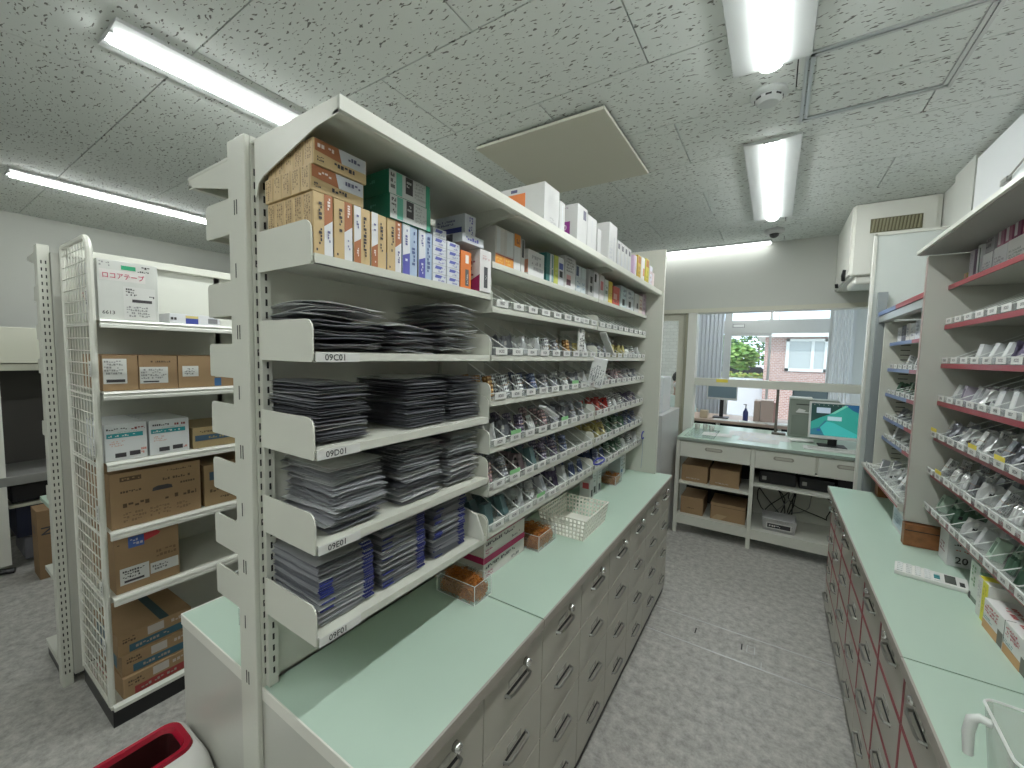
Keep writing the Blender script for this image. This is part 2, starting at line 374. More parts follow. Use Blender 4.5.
obj('face', MB().bbox(-.335, .335, -.35, .35, -.028, -.014, mat('beige panel', (.56, .55, .47), .5), .003), t)
obj('neck', MB().box(-.30, .30, -.31, .31, -.014, 0, DARK), t)
# ================================================================= COUNTERS
CZ = .79
def countertop(label, x0, x1, y0, y1, z, group=None, front=EDGEG, endb=True, side=1):
    t = thing('countertop', label, 'countertop', ((x0+x1)/2, (y0+y1)/2, z-.028), 0, group)
    hx, hy = (x1-x0)/2, (y1-y0)/2
    obj('board', MB().box(-hx+.002, hx-.002, -hy+.003, hy-.001, 0, .028, MINT), t)
    fx = hx if side > 0 else -hx
    obj('front_edge', MB().bbox(min(fx, fx-.004*side)-.001, max(fx, fx-.004*side)+.001, -hy, hy-.001, -.001, .0285, front, .0012), t)
    if endb: obj('end_edge', MB().bbox(-hx+.002, hx-.002, -hy-.001, -hy+.003, -.001, .0285, EDGEW, .001), t)
    return t
countertop('near mint green countertop under the foil pouch shelves', -.93, -.515, .43, 1.0, CZ)
countertop('long mint green countertop with white basket and pink boxes', -.93, -.515, 1.002, 2.76, CZ, endb=False)
countertop('mint green countertop on the far side of the rack, beside the carton shelves', -1.385, -1.003, .43, 2.76, CZ, front=EDGEW, side=-1)
countertop('mint green countertop holding the measuring jug in the near right corner', .32, .80, .3, 1.398, CZ, side=-1)
countertop('mint green countertop with calculator below the red-edged shelves', .32, .80, 1.40, 3.12, CZ, endb=False, side=-1)
# drawer cabinets -------------------------------------------------------
def handle_mb(L=.11):
    mb = MB(); pts = [(0, -L/2, .0), (.016, -L/2+.006, 0), (.019, 0, 0), (.016, L/2-.006, 0), (0, L/2, 0)]
    mb.tube([(0, -L/2, 0), (.014, -L/2+.004, 0), (.017, -L/2+.016, 0), (.017, L/2-.016, 0), (.014, L/2-.004, 0), (0, L/2, 0)], .0042, STEEL, 6)
    mb.box(0, .0012, -L/2, L/2, -.009, .001, DARK); return mb  # dark strip paints the thin shadow under the handle bar
HME = handle_mb().mesh('handle')
kn = MB(); kn.lathe([(.011, 0), (.011, .008), (.009, .016), (.002, .018)], CHROME, 12, Matrix.Rotation(math.pi/2, 4, 'Y')); KME = kn.mesh('lock', True)
hd = MB(); hd.box(0, .001, -.035, .035, 0, .020, mat('holder plastic', (.42, .41, .37), .2)); hd.box(.001, .0014, -.030, .012, .004, .016, mat('yellowed card', (.46, .45, .40), .6)); HDM = hd.mesh('card_holder')
def drawer_cabinet(label, y0, y1, xf, xb, red=False, rows=4, group=None):
    s = 1 if xf > xb else -1; W = y1-y0; cy = (y0+y1)/2
    t = thing('drawer_cabinet', label, 'cabinet', ((xf+xb)/2, cy, 0), 0 if s > 0 else math.pi, group)
    hx = abs(xf-xb)/2
    obj('carcass', MB().box(-hx, hx-.019, -W/2+.0005, W/2-.0005, .045, CZ-.029, PANELG if not red else GREYP), t)
    obj('plinth', MB().box(-hx, hx-.012, -W/2+.0005, W/2-.0005, 0, .0485, BLACK), t)
    zt = [.757, .572, .392, .212, .048]
    code = {0: 'first'}
    for r in range(rows):
        z1, z0 = zt[r]-.0015, zt[r+1]+.0015
        d = obj('drawer', MB().bbox(hx-.018, hx, -W/2+.0015, W/2-.0015, z0, z1, GREYP, .0015), t)
        if red and r < 3:
            e = .0065; a, b = -W/2+.0015, W/2-.0015
            obj('red_edge', MB().box(hx, hx+.001, a, b, z1-e, z1, RED).box(hx, hx+.001, a, b, z0, z0+e, RED).box(hx, hx+.001, a, a+e, z0, z1, RED).box(hx, hx+.001, b-e, b, z0, z1, RED), d)
        hz = (z0+z1)/2+.015
        obj('handle', HME, d, (hx, 0, hz)); obj('card_holder', HDM, d, (hx, -.005, hz+.008))
        if r == 0: obj('lock', KME, d, (hx, .045 if s > 0 else -.045, z1-.046))
    return t
ys = [.435, .733, 1.024, 1.316, 1.608, 1.902, 2.196, 2.49, 2.76]
for i in range(8):
    drawer_cabinet('grey four-drawer cabinet, %s from the near end of the left counter' % ORD[i], ys[i], ys[i+1], -.53, -.93, group='drawer cabinets under the left counter')
obj_l = thing('end_panel', 'tall pale laminate end panel closing the left counter below the rack post', 'panel', (-.955, .43, 0))
obj('panel', MB().box(-.42, -.047, -.0, .0045, 0, CZ-.03, PANELG).box(.03, .425, -.0, .0045, 0, CZ-.03, PANELG).box(-.047, .03, 0, .0045, 0, CZ-.03, PANELG), obj_l)
t = thing('low_cabinet', 'pale laminate cabinet run under the far side countertop', 'cabinet', (-1.19, 1.6, 0)); obj('carcass', MB().box(-.175, .187, -1.164, 1.16, .045, CZ-.029, PANELG), t); obj('plinth', MB().box(-.14, .187, -1.164, 1.16, 0, .045, BLACK), t)
for i in range(8): obj('door', MB().bbox(-.187, -.176, -1.16+i*.29, -.875+i*.29, .05, CZ-.035, PANELG, .002), t)
ysr = [.3, .585, .875, 1.165, 1.455, 1.742, 2.03, 2.325, 2.62, 2.90, 3.10]
for i in range(10):
    drawer_cabinet('grey drawer cabinet with red-edged drawers, %s from the far end of the right counter' % ORD[9-i], ysr[i], ysr[i+1], .345, .79, red=True, group='red-edged drawer cabinets')

# ================================================================= CENTRAL RACK
def slots(mb, x, y, z0, z1, face, m=DARK, pitch=.025):
    n = int((z1-z0)/pitch)
    for i in range(n):
        z = z0+i*pitch
        if face == '-y': mb.box(x-.002, x+.002, y-.0006, y, z, z+.014, m)
        elif face == '+x': mb.box(x, x+.0006, y-.002, y+.002, z, z+.014, m)
        else: mb.box(x-.0006, x, y-.002, y+.002, z, z+.014, m)
rack = thing('double_sided_rack', 'tall cream double-sided steel rack standing along the left counter', 'rack', (-.96, .43, CZ))
def R(name, mb, **k): 
    o = obj(name, mb, rack, **k); o.location = (.96, -.43, -CZ); return o     # world coordinates in this builder
# end post: two slotted uprights
ZT = 1.985
for j, yy in enumerate((.43, .985, 1.85)):
    dep = .03 if j == 0 else .04
    mb = MB().bbox(-1.0, -.925, yy, yy+dep, (.3 if j == 0 else CZ), ZT, CREAM, .002)
    mb.bbox(-.925, -.912, yy+.008, yy+dep, CZ+.001, ZT-.03, CREAM, .001)
    if j == 0: mb.bbox(-1.0, -.925, yy-.012, yy, .3, ZT, CREAM, .003)
    R('post', mb)
mb = MB()
slots(mb, -.9245, .437, .82, ZT-.03, '+x', pitch=.0265); slots(mb, -.9115, .449, .82, ZT-.03, '+x', pitch=.0265)
slots(mb, -.9245, 1.0, .82, ZT-.03, '+x'); slots(mb, -.9245, 1.87, .82, ZT-.03, '+x')
for z in [.79+.13*i for i in range(9)]:
    mb.box(-.972, -.969, .4174, .418, z, z+.03, DARK)
    if int(z*100) % 2: mb.box(-.962, -.959, .4174, .418, z, z+.03, DARK)
R('slot_row', mb, kind='stuff')
R('back_panel', MB().box(-.935, -.927, .461, 2.715, .80, 1.95, CREAM))
R('back_panel', MB().box(-.998, -.990, .461, 2.715, .80, 1.95, CREAM))
R('end_panel', MB().box(-1.36, -.615, 2.717, 2.745, CZ, 2.235, CREAM))
R('base_rail', MB().box(-.99, -.935, .47, 2.715, CZ, CZ+.05, CREAM))
# canopy shelves
def canopy(xf, xb, y0, y1, z):
    s = 1 if xf > xb else -1
    mb = MB(); lo, hi = min(xf, xb), max(xf, xb)
    mb.box(lo+(.003 if s < 0 else 0), hi-(.003 if s > 0 else 0), y0, y1, z-.004, z+.0015, CREAM)
    pr = [(xf, z+.002), (xf, z-.022), (xf-s*.004, z-.026), (xf-s*.02, z-.026), (xf-s*.02, z-.022), (xf-s*.006, z-.018), (xf-s*.006, z+.002)]
    mb.prism(pr, y0, y1, CREAM); return mb
R('canopy_shelf', canopy(-.628, -.925, .432, 2.715, 1.972)); R('canopy_shelf', canopy(-1.24, -1.0, .432, 2.715, 1.965))
mb = MB()
for y in (.432, .984, 1.0, 1.85, 2.70):
    R('canopy_bracket', MB().prism([(-.912, 1.968), (-.632, 1.968), (-.632, 1.945), (-.70, 1.940), (-.88, 1.895), (-.898, 1.885), (-.908, 1.86), (-.912, 1.86)], y, y+.0025, CREAM))
for y in (.432, 1.0):
    R('canopy_bracket', MB().prism([(-1.0, 1.96), (-1.238, 1.96), (-1.238, 1.938), (-1.2, 1.935), (-1.03, 1.90), (-1.0, 1.86)], y, y+.0025, CREAM))
def bracket(x0, x1, z0, z1, y, r=.022):
    """rounded side plate, x1 is the front"""
    s = 1 if x1 > x0 else -1; n = 5
    pts = [(x0, z0), (x1-s*.003, z0), (x1, z0+.004)]
    pts += [(x1-s*r+s*r*math.cos(a), z1-r+r*math.sin(a)) for a in [math.pi/2*i/n for i in range(n+1)]]+[(x0, z1-.0)]
    return MB().prism(pts, y, y+.003, CREAM)
def shelf_mb(xf, xb, y0, y1, z, lip, m=CREAM):
    s = 1 if xf > xb else -1; mb = MB()
    mb.box(min(xf-s*.003, xb), max(xf-s*.003, xb), y0, y1, z-.004, z, m)
    mb.box(min(xf, xf-s*.003), max(xf, xf-s*.003), y0, y1, z-lip, z+.0003, m)
    mb.box(min(xf, xf-s*.012), max(xf, xf-s*.012), y0, y1, z-lip, z-lip+.002, m); return mb
LIP = .019
B1 = {'A': 1.727, 'C': 1.547, 'D': 1.361, 'E': 1.175, 'F': .990}
for k, z in B1.items():
    R('shelf', shelf_mb(-.713, -.927, .437, .983, z, LIP))
    R('side_plate', bracket(-.91, -.718, z-LIP, z+.062, .433)); R('side_plate', bracket(-.91, -.713, z-LIP, z+.062, .982))
    if k != 'A':
        mb = MB(); mb.box(-.713, -.7115, .436, .53, z-LIP+.0005, z-.0005, CARD)
        text_on(mb, '09%s01' % k, (-.7110, .475, z-LIP/2), (0, 1, 0), (0, 0, 1), .0125, INK)
        R('shelf_label', mb, label='white strip reading 09%s01' % k)
B2 = [1.822, 1.693, 1.547, 1.409, 1.264, 1.130, .997]
for (a, b) in ((.989, 1.846), (1.853, 2.714)):
    for i, z in enumerate(B2):
        R('shelf', shelf_mb(-.713, -.927, a, b, z, LIP))
        if i > 0:
            h = .055
            R('side_plate', bracket(-.91, -.713, z-LIP, z+h, a+.0005)); R('side_plate', bracket(-.91, -.713, z-LIP, z+h, b-.004))
BL = [1.82, 1.64, 1.50, 1.362, 1.225, 1.085, .955]
for i, z in enumerate(BL):
    for (a, b) in ((.437, .983), (.989, 1.846)):
        R('shelf', shelf_mb(-1.135, -.998, a, b, z, LIP))
        R('side_plate', bracket(-1.0, -1.149, z-.017, z+.060, a-.004, r=.012))

# ---------------------------------------------------------------- clear trays, label cards and packs
TR = {}
def tray_meshes(wd, dep, hb):
    key = (round(wd, 3), round(dep, 3), round(hb, 3))
    if key in TR: return TR[key]
    h = .022; t = .0012
    a = MB()
    prof = [(-.002, 0), (-.002, h), (-.012, h), (-dep, hb), (-dep, 0)]
    a.prism(prof, wd/2-t-.001, wd/2-.001, CLEAR)
    e = [(-.002, h-.0005), (-.002, h+.0012), (-.012, h+.0012), (-dep, hb+.0012), (-dep, hb-.0012), (-.012, h-.0012)]
    a.prism(e, wd/2-t*1.8-.001, wd/2-.001+t*.6, FROST)
    b = MB().box(-.0035, -.002, -wd/2+.001, wd/2-.001, .0005, h, CLEAR); b.box(-.004, -.001, -wd/2+.001, wd/2-.001, h-.001, h+.0012, FROST)
    b.box(-dep, -.002, -wd/2+.001, wd/2-.001, .0004, .0012, CLEAR)
    cw = min(.062, wd*.8)
    cards = {}
    for nm, top in (('white', None), ('green', GREEN), ('yellow', YELLOW)):
        c = MB().box(0, .0012, -cw/2, cw/2, .0015, .0235, CARD)
        if top: c.box(0, .0014, -cw/2, cw/2, .0235, .037, top)
        cards[nm] = c.mesh('label_card')
    TR[key] = (a.mesh('divider'), b.mesh('front_wall'), cards); return TR[key]
CODE = {}
def code_mesh(s):
    if s not in CODE:
        mb = MB(); text_on(mb, s, (.0016, 0, .0125), (0, 1, 0), (0, 0, 1), .0095, INK); CODE[s] = mb.mesh('printed_code')
    return CODE[s]
codes = ['0C02', '0D03', '0E04', '0C05', '0D06', '0E07', '0F08', '0C09']
def tray(label, x, y, z, side, wd, dep=.18, hb=.10, card='white', group=None, code=None):
    a, b, c = tray_meshes(wd, dep, hb)
    t = thing('clear_tray', label, 'tray', (x, y, z), 0 if side > 0 else math.pi, group)
    obj('divider', a, t); obj('front_wall', b, t)
    cd = obj('label_card', c[card], t)
    if card != 'white': cd['label'] = '%s-topped label card' % card
    obj('printed_code', code_mesh(code or rnd.choice(codes)), cd)
    return t
# pack meshes (built once, shared)
def blister_sheet(mb, M, w_, l_, cm_, dome, nx=2, ny=5, t=.0012):
    mb.box(-w_/2, w_/2, -t/2, t/2, 0, l_, cm_, M)
    for i in range(nx):
        for j in range(ny):
            cx = (i+.5)/nx*w_-w_/2; cz = (j+.5)/ny*l_; r = min(w_/nx, l_/ny)*.36
            vs = [(cx+r*math.cos(a), t/2, cz+r*math.sin(a)) for a in [k*math.pi/3 for k in range(6)]]+[(cx+r*.6*math.cos(a), t/2+.004, cz+r*.6*math.sin(a)) for a in [k*math.pi/3 for k in range(6)]]
            mb.add(vs, [(k, (k+1) % 6, 6+(k+1) % 6, 6+k) for k in range(6)]+[tuple(range(6, 12))], dome, M)
PK = {}
def pack_mesh(kind, cname):
    key = (kind, cname)
    if key in PK: return PK[key]
    pal = {'silver': (FOIL, mat('smoke dome', (.28, .29, .31), .15)), 'dark': (FOILD, mat('pale dome', (.55, .56, .6), .2)), 'amber': (mat('amber foil', (.30, .15, .04), .3, .6), mat('amber dome', (.75, .5, .25), .2)),
           'red': (mat('red foil', (.50, .05, .04), .35, .3), cm((.55, .1, .08))), 'green': (mat('green foil', (.10, .19, .13), .35, .4), cm((.42, .55, .45))),
           'blue': (mat('blue foil', (.10, .13, .26), .35, .4), cm((.40, .45, .60))), 'pink': (mat('pink foil', (.30, .24, .26), .35, .3), cm((.72, .50, .52))),
           'white': (cm((.62, .63, .63)), cm((.55, .57, .58))), 'teal': (mat('teal foil', (.12, .19, .20), .35, .4), cm((.10, .18, .19))), 'purple': (mat('purple foil', (.13, .11, .18), .35, .4), cm((.42, .38, .46))),
           'yellow': (cm((.45, .40, .16)), cm((.6, .52, .2)))}[cname]
    mb = MB(); rg = random.Random(hash(key) % 1000 if False else sum(map(ord, kind+cname)))
    if kind == 'blister_pack':
        for i in range(5):
            M = Matrix.Translation((i*.0062-.013, rg.uniform(-.003, .003), rg.uniform(0, .006))) @ Matrix.Rotation(math.pi/2, 4, 'Z').inverted() @ Matrix.Rotation(rg.uniform(-.08, .08), 4, 'Y')
            blister_sheet(mb, M, .037, .085, pal[0], pal[1], 2, 5)
        mb.tube([(-.0155, -.0195, .045), (.0185, -.0195, .045), (.0185, .0195, .045), (-.0155, .0195, .045)], .0008, cm((.5, .3, .12)), 4, closed=True)
    elif kind == 'medicine_pouch':
        n = 5
        for q in range(3):
            vs = []; fs = []
            for i in range(n+1):
                for j in range(4):
                    x = -.03+.06*i/n; z = .08*j/3
                    vs.append((x+rg.uniform(-.003, .003), q*.007-.008+rg.uniform(-.004, .004), z+rg.uniform(-.005, .005)))
            for i in range(n):
                for j in range(3): a = i*4+j; fs.append((a, a+4, a+5, a+1))
            mb.add(vs, fs, pal[0])
            mb.add([(x, y+.0025, z) for x, y, z in vs], [f[::-1] for f in fs], pal[0])
            for c in range(3):
                bx, bz = rg.uniform(-.024, .010), rg.uniform(.01, .055)
                mb.add([(bx, -.0125+q*.006, bz), (bx+.014, -.0125+q*.006, bz+rg.uniform(-.004, .004)), (bx+.013, -.0115+q*.006, bz+.016), (bx+.001, -.0115+q*.006, bz+.014)], [(0, 1, 2, 3)], (INK, CARD, pal[1])[c])
    elif kind == 'medicine_roll':
        for q in range(3):
            M = Matrix.Translation((0, (q-1)*.02, 0))
            mb.lathe([(.008, 0), (.009, .004), (.009, .05), (.004, .058), (.004, .066)], pal[0], 8, M); mb.lathe([(.0055, .066), (.0055, .076)], pal[1], 8, M)
    else:
        mb.bbox(-.018, .018, -.02, .02, 0, .085, pal[1], .001)
        mb.box(-.0182, .0182, -.012, .012, .02, .07, pal[0])
    PK[key] = (mb.mesh(kind), kind); return PK[key]
KN = {'blister_pack': '%s blister bundle', 'medicine_pouch': 'crumpled %s pouches', 'medicine_roll': '%s capped ampoules', 'medicine_box': '%s medicine box'}
FR = ['front', 'second', 'third', 'fourth', 'fifth', 'sixth']
NPACK = [0]
def fill(x, y, z, side, wd, kind, cname, n, where, dep=.18, scale=1.0):
    me, nm = pack_mesh(kind, cname)
    lab = (KN[kind] % {'dark': 'dark grey', 'amber': 'amber-dotted'}.get(cname, cname))+' in '+where
    ncol = max(1, int(wd/.047)); rows = []
    for i in range(n):
        r, c = divmod(i, ncol)
        px = x-side*(.035+.047*r*1.0); 
        if abs(px-x) > dep-.02: break
        py = y+(c-(ncol-1)/2)*.045+rnd.uniform(-.002, .002)
        o = bpy.data.objects.new(nm, me); COL.objects.link(o)
        o.location = (px, py, z+.0015); o.rotation_euler = (rnd.uniform(-.04, .04), -side*rnd.uniform(.15, .42), rnd.choice((0, math.pi))*0+rnd.uniform(-.12, .12)+(math.pi/2 if kind == 'blister_pack' else 0)*0)
        s = scale*(.78 if hash((i, r)) % 3 else .9); o.scale = (s, s, s)
        tag(o, FR[i]+' '+lab, 'medicine', 'packs in '+where); NPACK[0] += 1
# central rack bays 2 and 3
lev = ['uppermost', 'second', 'third', 'fourth', 'fifth', 'lowest']
plan = {  # (bay, level): [(kind, colour, count)...] left to right
 (0, 1): [('medicine_box', 'dark', 0), ('medicine_pouch', 'dark', 3), ('medicine_pouch', 'silver', 4), ('medicine_pouch', 'silver', 4), ('blister_pack', 'silver', 4), ('blister_pack', 'dark', 3), ('blister_pack', 'amber', 3), ('medicine_roll', 'yellow', 3), ('medicine_box', 'white', 3)],
 (0, 2): [('blister_pack', 'amber', 6), ('blister_pack', 'silver', 6), ('blister_pack', 'silver', 6), ('blister_pack', 'blue', 4), ('blister_pack', 'dark', 3), ('medicine_roll', 'dark', 2), ('blister_pack', 'white', 2), ('medicine_pouch', 'dark', 3), ('medicine_pouch', 'silver', 4)],
 (0, 3): [('medicine_pouch', 'silver', 5), ('medicine_pouch', 'dark', 2), ('blister_pack', 'purple', 4), ('medicine_roll', 'white', 3), ('blister_pack', 'pink', 4), ('blister_pack', 'dark', 4), ('medicine_pouch', 'dark', 3), ('blister_pack', 'dark', 4), ('blister_pack', 'dark', 3)],
 (0, 4): [('blister_pack', 'pink', 3), ('blister_pack', 'dark', 5), ('medicine_pouch', 'pink', 2), ('medicine_box', 'teal', 3), ('blister_pack', 'purple', 5), ('blister_pack', 'purple', 5), ('blister_pack', 'blue', 3), ('medicine_box', 'dark', 0), ('medicine_box', 'dark', 0)],
 (0, 5): [('medicine_box', 'teal', 4), ('medicine_box', 'teal', 5), ('medicine_pouch', 'silver', 4), ('blister_pack', 'white', 1), ('medicine_box', 'dark', 4), ('medicine_pouch', 'purple', 3), ('medicine_box', 'white', 2), ('medicine_roll', 'blue', 3), ('medicine_roll', 'blue', 1)]}
cols3 = [['dark', 'yellow', 'silver'], ['white', 'pink', 'dark'], ['red', 'silver', 'purple'], ['yellow', 'green', 'blue'], ['blue', 'green', 'silver']]
grn = {(0, 2): (6,), (0, 3): (1, 5), (0, 4): (1,), (0, 5): (3,)}
for bay, (a, b) in enumerate(((.995, 1.843), (1.858, 2.71))):
    bn = ('middle', 'farthest')[bay]
    for li, z in enumerate(B2[1:]):
        n = 9; pit = (b-a)/n
        for i in range(n):
            y = a+pit*(i+.5); w_ = pit-.002
            where = '%s tray, %s label row, %s bay' % (ORD[i], lev[li], bn)
            card = 'green' if i in grn.get((bay, li), ()) else 'white'
            tray('clear tray, %s label, %s from left, %s label row, %s bay' % (card, ORD[i], lev[li], bn), -.711, y, z+.0005, 1, w_, .17, .112, card, 'clear trays on the double-sided rack')
            if li == 0: continue
            if bay == 0:
                k, c, m = plan[(0, li)][i]
            else:
                k = ('blister_pack', 'medicine_pouch', 'blister_pack', 'medicine_roll')[(i+li) % 4]; c = cols3[li-1][i*3//9]; m = 2
                if i % 4 == 3: m = 1
            if m: fill(-.72, y, z+.0016, 1, w_, k, c, m if bay else min(m, 4), where, .16)
# loose items lying over the label rows
def strip(label, p, rot, L=.16, wd=.035, m=None):
    mb = MB(); mb.bbox(-wd/2, wd/2, -L/2, L/2, 0, .008, m or CARD, .001)
    rg = random.Random(3); lines_on(mb, Vector((-wd/2+.004, -L/2+.01, .0085)), Vector((0, 1, 0)), Vector((1, 0, 0)), L-.02, wd-.008, 6 if m else 3, FOILD if m else INK, rg)
    return tag(obj('medicine_carton', mb, loc=p, rot=rot), label, 'box')
strip('white upright carton standing in the second label row of the middle bay', (-.735, 1.70, 1.64), (math.pi/2, 0, math.pi/2), .16, .06)
strip('white printed carton leaning over the second label row, nearest the bay joint', (-.715, 1.99, 1.612), (math.radians(-38), 0, 0), .17)
strip('silver foil sheet standing at the joint of the third label row', (-.70, 1.835, 1.475), (math.radians(95), .2, .3), .14, .07, FOIL)
strip('long silver foil strip lying on the fourth label row', (-.705, 1.36, 1.335), (math.radians(-20), .1, .1), .16, .03, FOIL)
# ---------------------------------------------------------------- boxes on the top shelves
TAN = (.60, .44, .23); BRN = (.42, .16, .07); WHT = (.74, .74, .76); INKC = (.05, .045, .05)
XF = -.722
def upright(i, y0, y1, style, z0=1.7275, h=.113):
    dep = .031; P = []
    if style == 'tan':
        P = [('+x', 'r', .54, 0, .98, 1, WHT), ('+x', 'p', [(.54, .48), (.98, .60), (.98, 1), (.54, 1)], BRN), ('+x', 'lv', .2, .15, .46, .85, 1, INKC), ('+x', 'lv', .66, .66, .88, .95, 1, (.8, .7, .65)), ('+x', 'lv', .66, .12, .88, .42, 1, (.15, .15, .3)), ('+x', 'r', .12, .06, .2, .1, INKC)]
    elif style == 'tan2':
        P = [('+x', 'r', .02, 0, .42, 1, WHT), ('+x', 'p', [(.02, 0), (.42, 0), (.42, .45), (.02, .36)], BRN), ('+x', 'lv', .52, .15, .8, .85, 1, INKC), ('+x', 'lv', .1, .6, .32, .9, 1, (.15, .15, .3)), ('+x', 'lv', .12, .05, .3, .32, 1, (.8, .7, .65))]
    else:
        P = [('+x', 'r', .02, 0, .48, 1, (.75, .76, .80)), ('+x', 'p', [(.02, 0), (.48, 0), (.48, .45), (.02, .38)], (.10, .10, .42)), ('+x', 'lv', .55, .12, .88, .9, 1, (.1, .14, .3)), ('+x', 'lv', .12, .06, .34, .32, 1, (.7, .72, .85)), ('+x', 'lv', .12, .55, .34, .9, 1, (.1, .1, .3))]
    P += [('-y', 'r', 0, 0, 1, .34, (.45, .45, .50)), ('-y', 'r', .28, .03, .7, .32, (.10, .10, .22), 1), ('-y', 'lv', .15, .42, .85, .95, 3, (.30, .20, .10)), ('-y', 'r', .9, .0, .93, 1, (.35, .25, .12), 1)]
    base = TAN if style != 'blue' else (.42, .52, .68)
    lab = {'tan': 'tan upright carton with brown and white band', 'tan2': 'tan upright medicine carton with white stripe and brown foot', 'blue': 'pale blue upright medicine carton with indigo foot'}[style]
    return carton('medicine_carton', '%s, %s from the post' % (lab, ORD[i]), XF-dep, XF, y0+.0005, y1-.0005, z0, z0+h, base, P, group='upright cartons on the top shelf', seed=i)
edges = [(.440, .480, 'tan'), (.482, .523, 'tan'), (.525, .565, 'tan2'), (.567, .607, 'tan2'), (.609, .650, 'tan'), (.652, .698, 'blue'), (.702, .747, 'blue')]
for i, (a, b, s) in enumerate(edges): upright(i, a, b, s)
for j in range(1, 5):
    for i in range(2):
        P = [('-y', 'r', 0, 0, 1, .34, (.45, .45, .50)), ('-y', 'r', .28, .03, .7, .32, (.10, .10, .22), 1), ('-y', 'lv', .15, .42, .85, .95, 3, (.30, .20, .10))]
        carton('medicine_carton', 'tan upright carton, %s back from the shelf front, %s' % (ORD[j], ('beside the post', 'one in from the post')[i]), XF-.032*j-.031, XF-.032*j, .4405+i*.042, .480+i*.042, 1.7275, 1.8405, TAN, P if i == 0 else (), group='upright cartons on the top shelf', seed=j)
for L in range(2):
    for j in range(5):
        z0 = 1.8412+L*.0462; sh = .004*L
        P = [('-y', 'lv', .18, .08, .82, .92, 3, (.30, .20, .10)), ('-y', 'r', .92, 0, .96, 1, (.35, .25, .12))]
        if j == 0:
            P += [('+x', 'p', [(.02, .52), (.50, .42), (.44, .98), (.02, .98)], BRN), ('+x', 'p', [(.50, .42), (.98, .42), (.98, .98), (.44, .98)], (.60, .62, .66)), ('+x', 'l', .06, .62, .4, .86, 1, (.8, .7, .65)), ('+x', 'l', .62, .6, .92, .86, 1, (.12, .12, .2)), ('+x', 'l', .3, .12, .9, .38, 1, INKC), ('+x', 'l', .05, .12, .2, .34, 2, INKC)]
        carton('medicine_carton', 'tan carton lying in the %s layer, %s from the shelf front' % (('lower', 'upper')[L], ORD[j]), XF-.031-.032*j+.0+sh, XF-.032*j+sh, .436+sh, .549+sh, z0, z0+.0455, TAN, P, group='tan cartons lying flat', seed=j+L*9)
GRN = (.02, .19, .12)
for L in range(2):
    z0 = 1.8412+L*.0525
    carton('medicine_carton', '%s of two stacked green and white cartons beside the tan stack' % ('lower', 'upper')[L], XF-.10, XF+.004-L*.003, .613, .735, z0, z0+.052, GRN,
           [('+x', 'r', 0, .02, .9, .98, (.66, .68, .67)), ('+x', 'r', .16, .05, .3, .95, (.15, .5, .38), 1), ('+x', 'r', .38, .25, .56, .95, INKC, 1), ('+x', 'l', .03, .2, .13, .9, 3, INKC), ('+x', 'l', .6, .15, .88, .9, 5, (.45, .46, .46)), ('+x', 'l', .4, .5, .55, .8, 2, (.6, .6, .6)), ('+x', 'r', .9, 0, 1, 1, (.08, .42, .26), 1), ('-y', 'l', .4, .5, .7, .7, 1, (.1, .4, .3))], seed=L)
# small blue-white cartons
for c in range(2):
    for r in range(6 if c == 0 else 5):
        y0 = .7515+c*.0505; z0 = 1.7275+r*.0222
        carton('small_carton', 'small white-blue carton, %s from the bottom, %s column' % (ORD[r], ('left', 'right')[c]), XF-.09, XF-.002+c*.002, y0, y0+.049, z0, z0+.0218, (.66, .68, .72),
               [('+x', 'p', [(.15, .5), (.6, .5), (.7, .85), (.22, .85)], (.12, .14, .45)), ('+x', 'l', .4, .1, .85, .42, 1, (.25, .27, .5)), ('+x', 'l', .65, .55, .95, .85, 1, (.3, .3, .5)), ('-y', 'r', .55, .1, .9, .9, BLACK)], group='small blue and white cartons', seed=c*7+r)
for r in range(4):
    y0 = .755+r*.024
    carton('small_carton', 'grey-blue carton standing on edge, %s in the row behind the small cartons' % ORD[r], XF-.16, XF-.095, y0, y0+.022, 1.7275+.001, 1.90, (.36, .38, .43), [('+x', 'lv', .2, .3, .8, .95, 2, (.08, .08, .12))], group='grey cartons on edge', seed=r)
carton('medicine_carton', 'orange upright carton with dark window on the top pouch-bay shelf', XF-.05, XF+.0, .856, .901, 1.7275, 1.828, (.72, .20, .04), [('+x', 'r', .42, .08, .75, .52, (.12, .12, .12)), ('+x', 'r', .42, .68, .72, .9, (.8, .75, .7)), ('+x', 'tv', .58, .25, .18, 'omed', (.6, .6, .6)) if False else ('+x', 'lv', .5, .12, .68, .4, 1, (.5, .5, .5)), ('-y', 'r', .85, 0, 1, 1, (.5, .12, .02))])
carton('medicine_carton', 'white upright carton with maroon side at the end of the top pouch-bay shelf', XF-.06, XF+.012, .925, .978, 1.7275, 1.845, (.72, .70, .70), [('+x', 'r', .35, .1, .68, .6, (.06, .06, .07)), ('+x', 'lv', .45, .18, .58, .4, 1, (.6, .6, .6)), ('-y', 'p', [(0, 0), (1, 0), (1, .4), (.3, .2)], (.28, .02, .10)), ('-y', 'l', .3, .35, .8, .75, 3, (.3, .1, .15)), ('+x', 'l', .2, .75, .8, .9, 2, (.6, .4, .4))])
carton('medicine_carton', 'white and dark blue carton lying across the orange carton', XF-.12, XF+.014, .845, .938, 1.8460, 1.870, (.60, .62, .66), [('+x', 'l', .15, .2, .9, .8, 1, (.1, .1, .4)), ('-y', 'r', .2, .05, .75, .9, (.03, .03, .05))], rz=.0)
